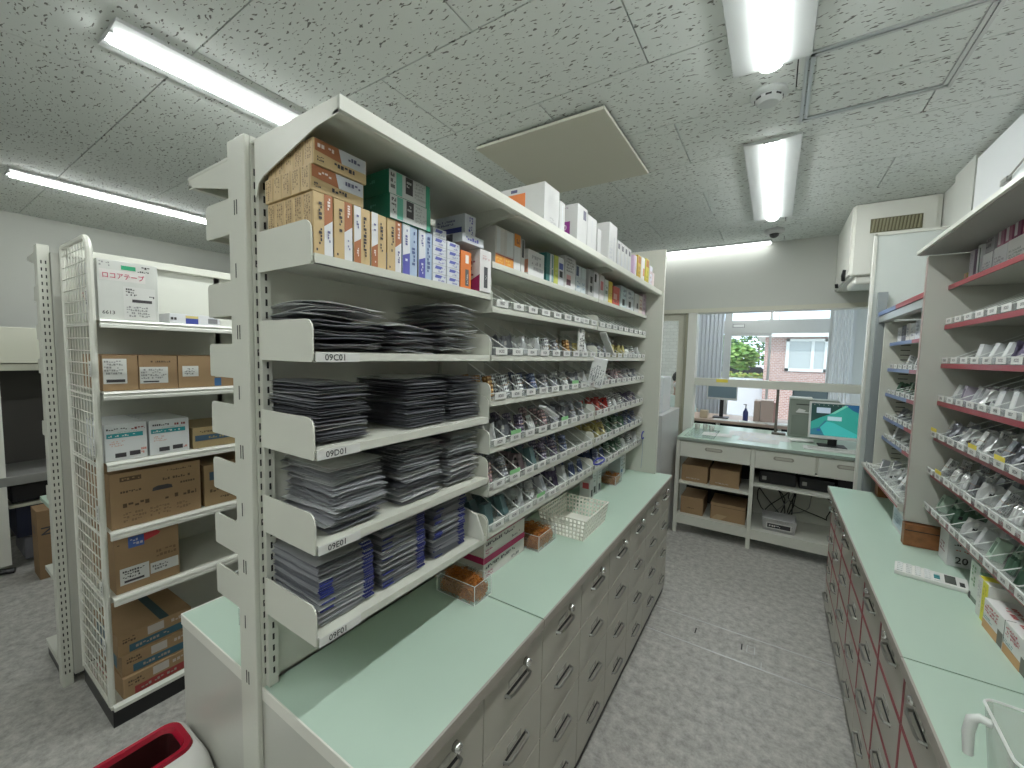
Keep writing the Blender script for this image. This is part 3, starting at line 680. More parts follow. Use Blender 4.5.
carton('medicine_carton', 'white and blue carton standing on the lying carton near the bay joint', XF-.11, XF+.0, .872, .918, 1.8705, 1.928, (.58, .60, .65), [('+x', 'lv', .25, .1, .75, .9, 2, (.08, .08, .35)), ('-y', 'r', .1, .05, .9, .4, (.05, .06, .25)), ('-y', 'l', .1, .5, .8, .8, 2, (.15, .15, .3))])
# support carton behind so that the lying carton rests on both
# bay 2/3 second shelf: (y0,y1,h,depth,base,prints,label)
S0 = 1.8225
lst = [
 (1.012, 1.062, .112, .1, (.62, .60, .57), [('+x', 'r', 0, 0, 1, .24, (.75, .30, .04)), ('+x', 'r', 0, .24, 1, .28, (.5, .15, .1)), ('+x', 'l', .1, .04, .9, .2, 2, (.8, .5, .1)), ('+x', 'r', .1, .32, .5, .95, (.66, .68, .68))], 'white and orange carton'),
 (1.063, 1.112, .112, .1, (.62, .60, .57), [('+x', 'r', 0, 0, 1, .24, (.75, .30, .04)), ('+x', 'r', 0, .24, 1, .28, (.5, .15, .1)), ('+x', 'l', .1, .04, .9, .2, 2, (.8, .5, .1)), ('+x', 'r', .2, .32, .9, .95, (.66, .68, .68))], 'white carton with orange foot'),
 (1.116, 1.156, .115, .06, (.68, .68, .68), [('+x', 'r', 0, .66, .92, 1, (.75, .28, .04)), ('+x', 'l', .3, .7, .7, .9, 1, (.3, .1, .05))], 'white carton with orange top'),
 (1.160, 1.182, .108, .05, (.66, .64, .62), [('+x', 'r', .1, .45, .7, .98, (.05, .05, .05))], 'slim carton with black band'),
 (1.205, 1.318, .087, .09, (.70, .70, .70), [('+x', 'l', .2, .2, .9, .85, 3, (.4, .4, .42)), ('-y', 'r', .2, .1, 1, .6, (.68, .32, .22))], 'wide white and salmon carton'),
 (1.335, 1.395, .052, .1, (.03, .16, .15), [('+x', 'r', .45, 0, .95, 1, (.62, .66, .66)), ('+x', 'r', .72, .05, .85, .95, (.05, .25, .25))], 'lower dark teal and white carton'),
 (1.398, 1.432, .108, .08, (.60, .64, .12), [('+x', 'l', .2, .3, .9, .6, 2, (.7, .75, .3))], 'lime yellow carton'),
 (1.433, 1.482, .108, .08, (.68, .70, .72), [('+x', 'r', .1, .58, .8, .8, (.08, .12, .4)), ('+x', 'r', .2, .3, .75, .52, BLACK)], 'white carton with blue and black blocks'),
 (1.492, 1.592, .128, .07, (.70, .70, .70), [('+x', 'r', .15, .1, .55, .28, (.12, .05, .07)), ('+x', 'r', .15, .28, .55, .42, (.72, .40, .42)), ('+x', 'l', .1, .5, .9, .95, 5, (.25, .25, .25))], 'tall white carton with pink block'),
 (1.60, 1.652, .060, .1, (.55, .60, .62), [('+x', 'l', .2, .2, .8, .8, 2, (.2, .3, .4))], 'left pale blue-grey small carton'),
 (1.655, 1.705, .060, .1, (.60, .65, .67), [('+x', 'l', .2, .2, .8, .8, 2, (.3, .4, .5))], 'right pale blue-grey small carton'),
 (1.735, 1.80, .118, .08, (.42, .42, .42), [('+x', 'r', .3, .15, .7, .4, BLACK), ('+x', 'r', .3, .5, .7, .75, BLACK)], 'grey carton with two black squares'),
 (1.802, 1.862, .120, .08, (.72, .72, .74), [('+x', 'r', .05, .6, .45, .9, BLACK)], 'white carton with a black mark at the top'),
 (1.876, 1.935, .118, .08, (.72, .70, .70), [('+x', 'r', .15, .4, .75, .75, (.68, .22, .25))], 'white carton with a red spot'),
 (1.94, 1.995, .108, .08, (.62, .66, .62), [('+x', 'l', .2, .3, .8, .8, 2, (.15, .2, .15))], 'pale green carton'),
 (2.0, 2.055, .108, .08, (.70, .52, .06), [('+x', 'l', .2, .3, .8, .5, 2, (.4, .3, .1))], 'yellow carton'),
 (2.065, 2.17, .095, .08, (.55, .10, .08), [('+x', 'r', .1, .3, .6, .6, (.7, .4, .35)), ('+x', 'l', .2, .1, .9, .25, 1, (.1, .05, .05))], 'dark red carton'),
 (2.19, 2.29, .115, .08, (.52, .62, .64), [('+x', 'r', .3, .1, .7, .4, BLACK), ('+x', 'l', .2, .5, .9, .9, 2, (.2, .25, .3))], 'pale teal carton with black square'),
 (2.295, 2.43, .115, .08, (.60, .64, .66), [('+x', 'r', .3, .1, .6, .4, BLACK), ('+x', 'l', .2, .5, .9, .9, 2, (.2, .25, .3))], 'pale blue carton with black square'),
 (2.45, 2.54, .11, .08, (.60, .60, .60), [('+x', 'r', .5, .2, .8, .5, BLACK)], 'light grey carton'),
 (2.545, 2.62, .11, .08, (.70, .64, .58), [('+x', 'l', .2, .2, .8, .8, 3, (.5, .2, .2))], 'cream carton with red print'),
 (2.625, 2.70, .13, .08, (.62, .50, .58), [('+x', 'l', .2, .2, .8, .8, 3, (.4, .3, .4))], 'mauve carton'),
]
lst.append((1.335, 1.395, .052, .1, (.03, .16, .15), [('+x', 'r', .45, 0, .95, 1, (.62, .66, .66)), ('+x', 'r', .72, .05, .85, .95, (.05, .25, .25))], 'upper dark teal and white carton'))
lst.append((1.60, 1.652, .050, .1, (.58, .62, .64), [('+x', 'r', .0, .1, .5, .9, (.05, .07, .15))], 'stacked pale carton with navy corner'))
lst.append((1.655, 1.705, .050, .1, (.58, .64, .66), [], 'plain stacked pale carton'))
for n_, (a, b, h, dp, base, P, lab) in enumerate(lst):
    z0 = S0
    if lab.startswith('upper'): z0 += .0525
    if 'stacked pale' in lab: z0 += .0605
    carton('medicine_carton', lab+' above the label rows', XF-dp, XF+.002, a, b, z0, z0+h, base, P, group='cartons above the label rows', seed=n_)
T0 = 1.968; XT = -.655
def tc(lab, y0, y1, h, dp, base, P, cat='box'): carton('medicine_carton', lab+' on top of the central rack', XT-dp, XT, y0, y1, T0+.0005, T0+h, base, P, cat, 'cartons on top of the rack')
W1 = (.56, .56, .555)
tc('large white carton with orange square side', 1.189, 1.296, .143, .26, W1, [('-y', 'r', .40, .16, .72, .84, (.70, .20, .05)), ('-y', 'p', [(.46, .45), (.52, .57), (.59, .58), (.65, .47), (.61, .46), (.57, .52), (.52, .50)], (.8, .7, .65)), ('-y', 'r', .50, .88, .6, .95, (.1, .1, .2)), ('+x', 'l', .35, .15, .75, .3, 2, (.4, .4, .4)), ('+x', 'l', .3, .5, .8, .85, 4, (.55, .55, .55))])
tc('narrow white carton with pale label', 1.300, 1.342, .118, .1, W1, [('+x', 'r', .4, .1, .6, .9, (.6, .63, .66))])
tc('white carton printed with a purple 200', 1.452, 1.545, .158, .11, W1, [('-y', 'r', .1, .28, .72, .60, (.26, .03, .24)), ('-y', 't', .41, .46, .13, '200', (.8, .7, .8)), ('-y', 'l', .15, .9, .7, .94, 1, (.2, .1, .2)), ('+x', 'r', .55, .7, .85, .92, (.10, .10, .16)), ('+x', 'l', .1, .04, .5, .1, 1, (.3, .3, .3))])
tc('plain white carton beside the purple-marked one', 1.549, 1.645, .146, .1, W1, [('+x', 'r', .05, .02, .9, .06, (.1, .1, .1)), ('+x', 'r', .45, .3, .5, .9, (.5, .5, .55))])
tc('low white carton in the gap', 1.66, 1.70, .12, .09, W1, [])
tc('tall white carton with violet squiggle', 1.80, 1.905, .187, .11, W1, [('-y', 'r', .45, .2, .58, .55, (.10, .06, .22)), ('-y', 'r', .3, .15, .4, .35, (.15, .1, .3)), ('+x', 'r', .0, .0, .6, .04, (.15, .15, .18)), ('+x', 'l', .1, .15, .4, .6, 5, (.45, .45, .5)), ('+x', 'r', .6, .1, .64, .7, (.3, .3, .35))])
for i in range(4): tc('white carton with a dark square top, %s of four' % ORD[i], 1.915+i*.056, 1.967+i*.056, .135, .08, W1, [('+x', 'r', .2, .72, .7, .9, (.08, .08, .10)), ('+x', 'r', .1, .1, .3, .6, (.5, .52, .58))])
tc('lilac and white carton', 2.19, 2.235, .125, .08, (.62, .46, .62), [('+x', 'r', .5, 0, 1, 1, (.72, .7, .74))])
tc('gold carton with brown top, nearer one', 2.26, 2.32, .14, .08, (.60, .42, .05), [('+x', 'r', .1, .7, .9, .95, (.4, .15, .03)), ('+x', 'l', .2, .1, .8, .6, 3, (.35, .25, .05))])
tc('white carton with orange mark', 2.33, 2.40, .145, .08, (.72, .70, .68), [('+x', 'r', .5, .3, .9, .6, (.6, .25, .1))])
tc('gold carton with brown top, farther one', 2.42, 2.49, .155, .08, (.58, .50, .06), [('+x', 'r', .1, .7, .9, .95, (.4, .15, .03)), ('+x', 'l', .2, .1, .8, .6, 3, (.35, .3, .05))])
tc('pale lilac carton', 2.51, 2.57, .13, .08, (.66, .66, .74), [('+x', 'l', .2, .2, .8, .8, 3, (.5, .3, .3))])
tc('small pink-white carton', 2.58, 2.62, .1, .08, (.72, .6, .6), [])
# ---------------------------------------------------------------- foil pouches in stacks
def pouch_mesh(seed, m1, lx=.205, ly=.125, t=.0045, blue=False, fold=.004):
    rg = random.Random(seed); nx, ny = 6, 4; top = []; bot = []
    ph = rg.uniform(0, 6); amp = rg.uniform(.3, 1)*fold
    for i in range(nx+1):
        for j in range(ny+1):
            x = -lx/2+lx*i/nx+rg.uniform(-.001, .001); y = -ly/2+ly*j/ny+rg.uniform(-.0015, .0015)
            e = min(i, nx-i, j, ny-j); th = t*(.15 if e == 0 else 1)
            zz = amp*math.sin(x*22+ph)+amp*.7*math.cos(y*35+ph)+rg.uniform(-.0007, .0007)
            top.append((x, y, zz+th)); bot.append((x, y, zz))
    mb = MB(); fs = [(i*(ny+1)+j, (i+1)*(ny+1)+j, (i+1)*(ny+1)+j+1, i*(ny+1)+j+1) for i in range(nx) for j in range(ny)]
    mb.add(top, fs, m1); mb.add(bot, [f[::-1] for f in fs], m1)
    n = ny+1; ring = [i*n for i in range(nx+1)]+[nx*n+j for j in range(1, n)]+[i*n+ny for i in range(nx-1, -1, -1)]+[j for j in range(ny-1, 0, -1)]
    K = len(top); vs = [top[i] for i in ring]+[bot[i] for i in ring]; R_ = len(ring)
    mb.add(vs, [(i, (i+1) % R_, R_+(i+1) % R_, R_+i) for i in range(R_)], m1)
    if blue:
        x = lx/2
        for k in range(6):
            y = ly/2-.022+k*.004; mb.box(x-.012, x+.0012, y, y+.0022, t*.3, t*.3+.003, NAVY)
        mb.box(x-.002, x+.0008, -ly/2+.002, -ly/2+.03, -.0002+t*.2, t*.7, NAVY) if seed % 3 == 0 else None
        for k in range(5):
            y = ly/2-.02+k*.0045; mb.box(x-.012+rg.uniform(0, .01), x-.002, y, y+.002, t+.001, t+.0025, CARD)
    me = mb.mesh('foil_pouch'); me.polygons.foreach_set('use_smooth', [True]*len(me.polygons)); me.set_sharp_from_angle(angle=math.radians(50)); return me
PD = [pouch_mesh(i, FOILD, fold=.0015) for i in range(5)]; PM = [pouch_mesh(10+i, FOILM, fold=.003) for i in range(5)]; PS = [pouch_mesh(20+i, FOIL, fold=.003) for i in range(4)]  # foil tones mixed in the stacks imitate bright edges and dark gaps
PB = [pouch_mesh(30+i, (FOILM, FOILD, FOIL, FOILD, FOILM, FOILM)[i], blue=True, fold=.001) for i in range(6)]
PC = [pouch_mesh(50+i, (FOILM, FOIL, FOILD, FOIL, FOILM, FOIL)[i], fold=.007) for i in range(6)]
def nth(k): return ORD[k-1] if k <= 15 else '%d%s' % (k, 'st' if k in (21, 31) else 'nd' if k in (22,) else 'rd' if k == 23 else 'th')
def stack(where, yc, wdt, z, n, pitch, meshes, jit=.004, xc=-.843, lean=0, sx=1, rotj=.03, bulge=None, tilt=0):
    for i in range(n):
        me = rnd.choice(meshes)
        o = bpy.data.objects.new('foil_pouch', me); COL.objects.link(o)
        o.scale = (sx, (wdt/.125), 1)
        dx, dy = rnd.uniform(-jit, jit), rnd.uniform(-jit, jit)
        bx, by, bt = (bulge(i/n) if bulge else (0, 0, 0))
        o.location = (xc+dx+bx, yc+dy+by+lean*i/n, z+.0045+i*pitch)
        o.rotation_euler = (bt+rnd.uniform(-.012, .012), tilt+rnd.uniform(-.012, .012), rnd.uniform(-rotj, rotj))
        tag(o, 'foil pouch, %s from the top, %s' % (nth(n-i), where), 'pouch', 'foil pouches, '+where)
z = B1['C']+.002
stack('crumpled left stack, shelf 09C01', .535, .15, z, 15, .0064, PC, .010, rotj=.10)
stack('low middle heap, shelf 09C01', .705, .125, z, 9, .0068, PC, .012, rotj=.12)
stack('crumpled right stack, shelf 09C01', .885, .115, z, 19, .0070, PC, .012, rotj=.12)
z = B1['D']+.002
stack('left dark stack, shelf 09D01', .512, .118, z, 20, .0060, PD+PD+PM[:2]+PS[:1], .006)
stack('middle dark stack, shelf 09D01', .752, .14, z, 22, .0056, PD+PD+PS[:2]+PM[:1], .005)
stack('right dark stack, shelf 09D01', .905, .13, z, 21, .0057, PD+PD+PM[:2]+PS[:1], .006)
z = B1['E']+.002
stack('left bright stack, shelf 09E01', .545, .128, z, 22, .0060, PM+PS+PD[:2], .009, bulge=lambda u: (.012*math.sin(u*6), -.012+.02*min(u*3, 1), 0))
stack('middle stack, shelf 09E01', .735, .135, z, 23, .0062, PM+PS[:2]+PD[:1], .007)
stack('right stack, shelf 09E01', .900, .125, z, 23, .0064, PM+PS[:2]+PD[:1], .007)
z = B1['F']+.002
stack('left blue-printed stack, shelf 09F01', .517, .13, z, 26, .0049, PB, .003, rotj=.012)
stack('middle blue-printed stack, shelf 09F01', .677, .135, z, 30, .0050, PB, .003, rotj=.012)
stack('right blue-printed stack, shelf 09F01', .845, .125, z, 31, .0050, PB, .003, rotj=.012)
t = thing('bookend', 'white plastic divider plate standing at the end of the 09F01 shelf', 'bookend', (-.75, .955, B1['F']+.0005))
obj('plate', MB().prism([(-.10, 0), (.045, 0), (.045, .02), (.02, .075), (-.02, .085), (-.10, .085)], -.003, .003, WHITEP), t); obj('foot', MB().box(-.10, .02, .003, .02, 0, .0015, WHITEP), t)
# ---------------------------------------------------------------- things on the left counter
def bands_box(label, x0, x1, y0, y1, h, seed, n=260):
    t = thing('rubber_band_box', label, 'container', ((x0+x1)/2, (y0+y1)/2, CZ+.0005)); hx, hy = (x1-x0)/2, (y1-y0)/2
    mb = MB()
    mb.box(-hx, hx, -hy, hy, 0, .002, CLEAR)
    for a in ((-hx, -hx+.002, -hy, hy), (hx-.002, hx, -hy, hy), (-hx, hx, -hy, -hy+.002), (-hx, hx, hy-.002, hy)): mb.box(a[0], a[1], a[2], a[3], 0, h, CLEAR)
    obj('case', mb, t)
    e = .0011; mb = MB()
    for zz in (0.001, h): mb.tube([(-hx, -hy, zz), (hx, -hy, zz), (hx, hy, zz), (-hx, hy, zz)], e, FROST, 4, closed=True)
    for a in (-hx, hx):
        for b in (-hy, hy): mb.tube([(a, b, 0), (a, b, h)], e, FROST, 4)
    obj('rim', mb, t)
    rg = random.Random(seed); mb = MB(); RBM = [mat('rubber band amber', (.55, .20, .03), .5), mat('rubber band brown', (.36, .12, .02), .5)]
    mb.box(-hx+.013, hx-.013, -hy+.013, hy-.013, .003, h*.6, RBM[1])
    for i in range(n):
        c = Vector((rg.uniform(-hx+.016, hx-.016), rg.uniform(-hy+.018, hy-.018), 0)); d = 1-(abs(c.x)/hx)**2*.5-(abs(c.y)/hy)**2*.5
        edge = i % 3 == 0
        if edge:
            if rg.random() < .5: c.x = math.copysign(hx-.0065, c.x)
            else: c.y = math.copysign(hy-.0065, c.y)
        c.z = rg.uniform(h*.45, h*.72+h*.38*d) if not edge else rg.uniform(.006, h*.7)
        M = Matrix.Translation(c) @ Matrix.Rotation(rg.uniform(0, 6), 4, 'Z') @ Matrix.Rotation(rg.uniform(-.6, .6) if not edge else 0, 4, 'X')
        r1, r2 = rg.uniform(.010, .014), rg.uniform(.004, .008)
        if edge:
            ax = abs(abs(c.x)-(hx-.0065)) < 1e-6
            M = Matrix.Translation(c) @ (Matrix.Rotation(math.pi/2, 4, 'Y') if ax else Matrix.Rotation(math.pi/2, 4, 'X')) @ Matrix.Rotation(rg.uniform(0, 3), 4, 'Z')
            r1 = min(r1, .012)
        pts = [(r1*math.cos(a)+.001*math.sin(3*a+i), r2*math.sin(a), .0012*math.sin(2*a+i)) for a in [2*math.pi*k/9 for k in range(9)]]
        mb.tube(pts, .0009, RBM[i % 2], 3, closed=True, M=M)
    obj('rubber_bands', mb, t, kind='stuff')
bands_box('clear box heaped with amber rubber bands in front of the pink-striped boxes', -.868, -.716, .932, 1.018, .062, 1, 420)
bands_box('clear box of rubber bands between pink-striped boxes and white basket', -.86, -.722, 1.34, 1.485, .062, 2, 300)
bands_box('far clear box of rubber bands beside the far cartons', -.845, -.745, 2.31, 2.43, .055, 3, 160)
PK_ = (.48, .03, .13)
for L in range(2):
    z0 = CZ+.0005+L*.0785
    carton('pink_striped_carton', '%s of two stacked white cartons with pink stripe on the left counter' % ('lower', 'upper')[L], -.905, -.778, 1.06, 1.322, z0, z0+.078, (.70, .67, .63),
           [('+x', 'r', 0, .70, 1, .985, PK_), ('-y', 'r', 0, .70, 1, .985, PK_), ('+x', 'l', .04, .42, .9, .64, 1, (.08, .06, .08)), ('+x', 'l', .03, .08, .2, .34, 2, (.45, .08, .18)), ('+x', 'l', .65, .1, .9, .3, 1, (.2, .2, .2)), ('-y', 'l', .4, .3, .9, .5, 2, (.2, .2, .2)), ('+z', 'r', 0, 0, .1, 1, PK_)])
# white basket
def basket(label, cx, cy, z0, lx, ly, h, m, fl=.012, hole=.0105, pitch=.0172, rz=0, dark=None):
    t = thing('plastic_basket', label, 'basket', (cx, cy, z0), rz)
    bm_ = MB(); bm_.box(-lx/2+.01, lx/2-.01, -ly/2+.01, ly/2-.01, 0, .003, m)
    bm_.box(-.04, .04, -.02, .02, .003, .0038, m); obj('bottom', bm_, t)
    def wall(P0, P1, top0, top1, nm='lattice'):
        """lattice wall between bottom edge P0-P1 and top edge"""
        mb = MB(); P0, P1, Q0, Q1 = map(Vector, (P0, P1, top0, top1)); L = (Q1-Q0).length; n = int(L/pitch); r = int(h/pitch)
        nrm = (P1-P0).cross(Q0-P0).normalized()*.0012
        def pt(u, v): return (P0*(1-u)+P1*u)*(1-v)+(Q0*(1-u)+Q1*u)*v
        def slab(u0, u1, v0, v1):
            a, b, c, d = pt(u0, v0), pt(u1, v0), pt(u1, v1), pt(u0, v1)
            mb.add([a-nrm, b-nrm, c-nrm, d-nrm, a+nrm, b+nrm, c+nrm, d+nrm], [(0, 1, 2, 3), (7, 6, 5, 4), (0, 4, 5, 1), (1, 5, 6, 2), (2, 6, 7, 3), (3, 7, 4, 0)], m)
        bar = (pitch-hole)/L
        for i in range(n+1): u = i/n; slab(max(0, u-bar/2), min(1, u+bar/2), 0, 1)
        for j in range(r+1): v = j/r; slab(0, 1, max(0, v-bar*L/h/2), min(1, v+bar*L/h/2))
        obj(nm, mb, t)
    bx, by, tx, ty = lx/2-fl, ly/2-fl, lx/2, ly/2
    wall((-bx, -by, 0), (bx, -by, 0), (-tx, -ty, h), (tx, -ty, h)); wall((bx, -by, 0), (bx, by, 0), (tx, -ty, h), (tx, ty, h))
    wall((bx, by, 0), (-bx, by, 0), (tx, ty, h), (-tx, ty, h)); wall((-bx, by, 0), (-bx, -by, 0), (-tx, ty, h), (-tx, -ty, h))
    obj('rim', MB().tube([(-tx, -ty, h), (tx, -ty, h), (tx, ty, h), (-tx, ty, h)], .0038, m, 6, closed=True), t)
    return t
bk = basket('white plastic lattice basket on the left counter beside the rubber bands', -.715, 1.655, CZ+.0008, .215, .275, .088, mat('white plastic', (.86, .85, .78), .4))
obj('handle_slot', MB().prism([(-.032, .052), (.032, .052), (.04, .062), (.036, .074), (-.036, .074), (-.04, .062)], -.1325, -.1300, mat('white plastic', (.8, .78, .7))), bk)
# cartons on the far part of the left counter
carton('medicine_carton', 'small white carton with red mark behind the white basket', -.84, -.782, 2.0, 2.05, CZ+.0005, .895, (.70, .68, .68), [('+x', 'r', .35, .1, .8, .45, INKC), ('-y', 'r', .3, .55, .9, .85, (.6, .1, .12))])
carton('medicine_carton', 'tall white printed carton behind the basket, left one', -.86, -.79, 2.06, 2.115, CZ+.0005, .955, (.72, .72, .72), [('+x', 'r', .3, .08, .8, .3, INKC), ('+x', 'l', .2, .45, .8, .9, 5, (.3, .3, .3))])
carton('medicine_carton', 'tall white printed carton behind the basket, right one', -.85, -.785, 2.12, 2.175, CZ+.0005, .965, (.72, .72, .72), [('+x', 'r', .3, .08, .8, .3, INKC), ('+x', 'l', .2, .45, .8, .9, 5, (.3, .3, .3))])
carton('medicine_carton', 'pale blue tall carton at the far end of the left counter', -.86, -.78, 2.50, 2.56, CZ+.0005, .945, (.62, .68, .72), [('+x', 'r', .2, .1, .8, .3, (.1, .2, .4)), ('+x', 'l', .2, .4, .8, .9, 4, (.3, .3, .3))])
carton('medicine_carton', 'white carton nearest the rack end panel on the left counter', -.86, -.79, 2.575, 2.64, CZ+.0005, .95, (.7, .7, .7), [('+x', 'l', .2, .2, .8, .8, 4, (.3, .35, .3))])
t = thing('ring_tie', 'blue loop hanging at the end of the lowest label rows', 'ring', (-.70, 2.70, 1.04))
obj('loop', MB().tube([(0, .03*math.cos(a), .024*math.sin(a)) for a in [2*math.pi*k/14 for k in range(14)]], .004, mat('blue plastic', (.05, .06, .4), .35), 6, closed=True), t); obj('string', MB().tube([(0, 0, -.024), (.0, .002, -.12), (-.004, 0, -.22)], .001, BLUE, 4), t)
t = thing('ring_tie', 'dark blue oval ring lying over the lowest label row', 'ring', (-.70, 1.90, 1.035)); obj('loop', MB().tube([(.02*math.cos(a), .05*math.sin(a), .006*math.sin(a)) for a in [2*math.pi*k/16 for k in range(16)]], .004, mat('blue plastic', (.05, .06, .4)), 6, closed=True), t)
t = thing('acrylic_tray', 'empty clear acrylic tray lying on the far side countertop', 'tray', (-1.13, .55, CZ+.0005))
mb = MB().box(-.07, .07, -.05, .05, 0, .002, CLEAR)
for a in ((-.07, -.068, -.05, .05), (.068, .07, -.05, .05), (-.07, .07, -.05, -.048), (-.07, .07, .048, .05)): mb.box(*a, 0, .05, CLEAR)
obj('shell', mb, t); obj('rim', MB().tube([(-.07, -.05, .05), (.07, -.05, .05), (.07, .05, .05), (-.07, .05, .05)], .0015, FROST, 4, closed=True), t)
for i, z in enumerate(BL):   # clear dividers on the far side of the rack
    for q in range(2):
        tray('clear tray on the rack far side, %s level, %s from the post' % (ORD[i], ORD[q]), -1.137, .53+q*.15, z+.0005, -1, .14, .12, .10, group='clear trays on the far side')

# ================================================================= WIRE-SIDED CARTON RACK ON THE LEFT
gd = thing('carton_rack', 'tall cream storage rack with a wire mesh side, holding cardboard cartons', 'rack', (-2.5, .45, 0))
def G(name, mb, **k):
    o = obj(name, mb, gd, **k); o.location = (2.5, -.45, 0); return o
mb = MB(); mb.bbox(-2.68, -2.62, .375, .411, .0, 1.97, CREAM, .002); G('post', mb)
G('cover_strip', MB().box(-2.66, -2.602, .412, .452, .05, 1.94, mat('grey cover strip', (.44, .44, .40), .4)))
mb = MB(); slots(mb, -2.6195, .386, .06, 1.94, '+x', pitch=.03); slots(mb, -2.6195, .399, .06, 1.94, '+x', pitch=.03); G('slot_row', mb, kind='stuff')
G('post', MB().bbox(-2.64, -2.61, .455, .49, .08, 1.97, CREAM, .002)); G('post', MB().bbox(-2.64, -2.60, 1.005, 1.035, .08, 1.97, CREAM, .002))
G('back_panel', MB().box(-2.606, -2.60, .49, 1.95, .08, 1.955, mat('cream back panel', (.60, .61, .56), .45)))
G('back_panel', MB().box(-2.66, -2.645, .47, 1.95, .08, 1.95, CREAM))
G('top_rail', MB().bbox(-2.62, -2.57, .46, 1.95, 1.93, 1.965, CREAM, .003))
G('base', MB().box(-2.60, -2.185, .440, 1.95, .067, .079, CREAM).prism([(-2.185, .088), (-2.165, .082), (-2.165, .068), (-2.185, .067)], .445, 1.95, WHITEP))
G('base', MB().box(-2.99, -2.68, .382, 1.95, .055, .08, CREAM))
G('kick_plate', MB().box(-2.60, -2.168, .441, 1.95, 0, .0665, BLACK)); G('kick_plate', MB().box(-2.985, -2.68, .387, 1.95, 0, .055, BLACK))
GL = [1.655, 1.372, 1.090, .808, .535]
for z in GL:
    for (a, b) in ((.462, 1.005), (1.012, 1.92)):
        mb = MB(); mb.box(-2.60, -2.19, a, b, z-.006, z-.002, CREAM)
        mb.prism([(-2.19, z-.002), (-2.178, z-.002), (-2.172, z-.010), (-2.178, z-.014), (-2.172, z-.022), (-2.172, z-.034), (-2.182, z-.034), (-2.182, z-.012), (-2.19, z-.008)], a, b, WHITEP)
        G('shelf', mb)
for z in (1.74, 1.57, 1.42, 1.14, .84): G('side_plate', bracket(-2.68, -2.79, z, z+.065, .385, r=.01))
G('side_plate', MB().prism([(-2.68, 1.955), (-2.90, 1.945), (-2.90, 1.93), (-2.68, 1.89)], .385, .388, CREAM))
for z, xl in ((.80, -3.02), (.45, -3.0)): G('shelf', MB().box(xl, -2.665, .395, 1.9, z-.02, z, (MINT if z > .7 else CREAM)))
# wire mesh side
WM = mat('white wire', (.68, .68, .62), .35); mb = MB()
x0, x1, y, zb, zt = -2.60, -2.205, .447, .075, 1.965
fr = [(x0, y, zb), (x0, y, zt-.01)]+[(x0+.01+.0*i, y, zt) for i in range(1)]+[(x1-.06+.06*math.sin(a), y, zt-.06+.06*math.cos(a)) for a in [math.pi/2*i/6 for i in range(7)]]+[(x1, y, zb)]
mb.tube(fr, .011, WM, 8); G('mesh_frame', mb); mb = MB()
for i in range(1, 9): xx = x0+(x1-x0)*i/9; mb.tube([(xx, y, zb), (xx, y, zt)], .0024, WM, 4)
n = 38
for i in range(n): zz = zb+.02+(zt-zb-.06)*i/(n-1); mb.tube([(x0, y-.004, zz), (x1, y-.004, zz)], .0024, WM, 4)
for zz in GL: mb.tube([(x0, y, zz-.02), (x1, y, zz-.02)], .005, WM, 6)
G('wire_mesh', mb, kind='stuff')
for zz in (1.70, 1.43, 1.12, .86, .55, .30):
    mb = MB(); mb.box(-2.218, -2.192, .4335, .4345, zz, zz+.06, CARD); lines_on(mb, (-2.198, .4330, zz+.006), (0, 0, 1), (-1, 0, 0), .048, .014, 1, INK, random.Random(int(zz*100))); G('shelf_tag', mb)

KC = (.33, .215, .115)
def LB(label, y0, y1, z0, h, dp, base, P, cat='carton', xf=-2.2, **k): return carton('cardboard_carton', label, xf-dp, xf, y0, y1, z0, z0+h, base, P, cat, **k)
TXT = (.10, .06, .03)
LB('white carton with red lettering on the top shelf of the carton rack', .465, .648, 1.6535, .232, .30, (.62, .63, .60),
   [('+x', 'r', .03, .66, .78, .84, (.70, .68, .66)), ('+x', 't', .42, .745, .10, 'ロコアテープ', (.50, .03, .10), .68), ('+x', 'r', .38, .86, .62, .93, (.03, .35, .17)), ('+x', 'l', .72, .90, .92, .96, 1, INKC), ('+x', 'l', .65, .84, .93, .88, 1, INKC),
    ('+x', 'r', .40, .03, .94, .58, CARD), ('+x', 'l', .44, .42, .62, .56, 3, INKC), ('+x', 'r', .54, .32, .88, .37, INKC, 1), ('+x', 'l', .8, .40, .93, .46, 1, INKC), ('+x', 'l', .44, .06, .9, .26, 4, (.3, .3, .3)), ('+x', 't', .15, .12, .06, '6613', INKC, .22), ('+x', 'l', .03, .88, .25, .97, 2, (.3, .3, .3)), ('-y', 'l', .3, .4, .9, .5, 2, (.5, .1, .1))])
LB('flat white carton with blue and yellow panel on the top shelf of the carton rack', .69, .88, 1.6535, .045, .14, (.66, .67, .70), [('+x', 'r', .3, .06, .55, .6, (.04, .06, .30)), ('+x', 'r', .3, .6, .55, .85, (.6, .5, .2)), ('+x', 'l', .02, .3, .22, .7, 1, INKC), ('+x', 'r', .75, .2, .95, .7, (.2, .2, .22))], xf=-2.22)
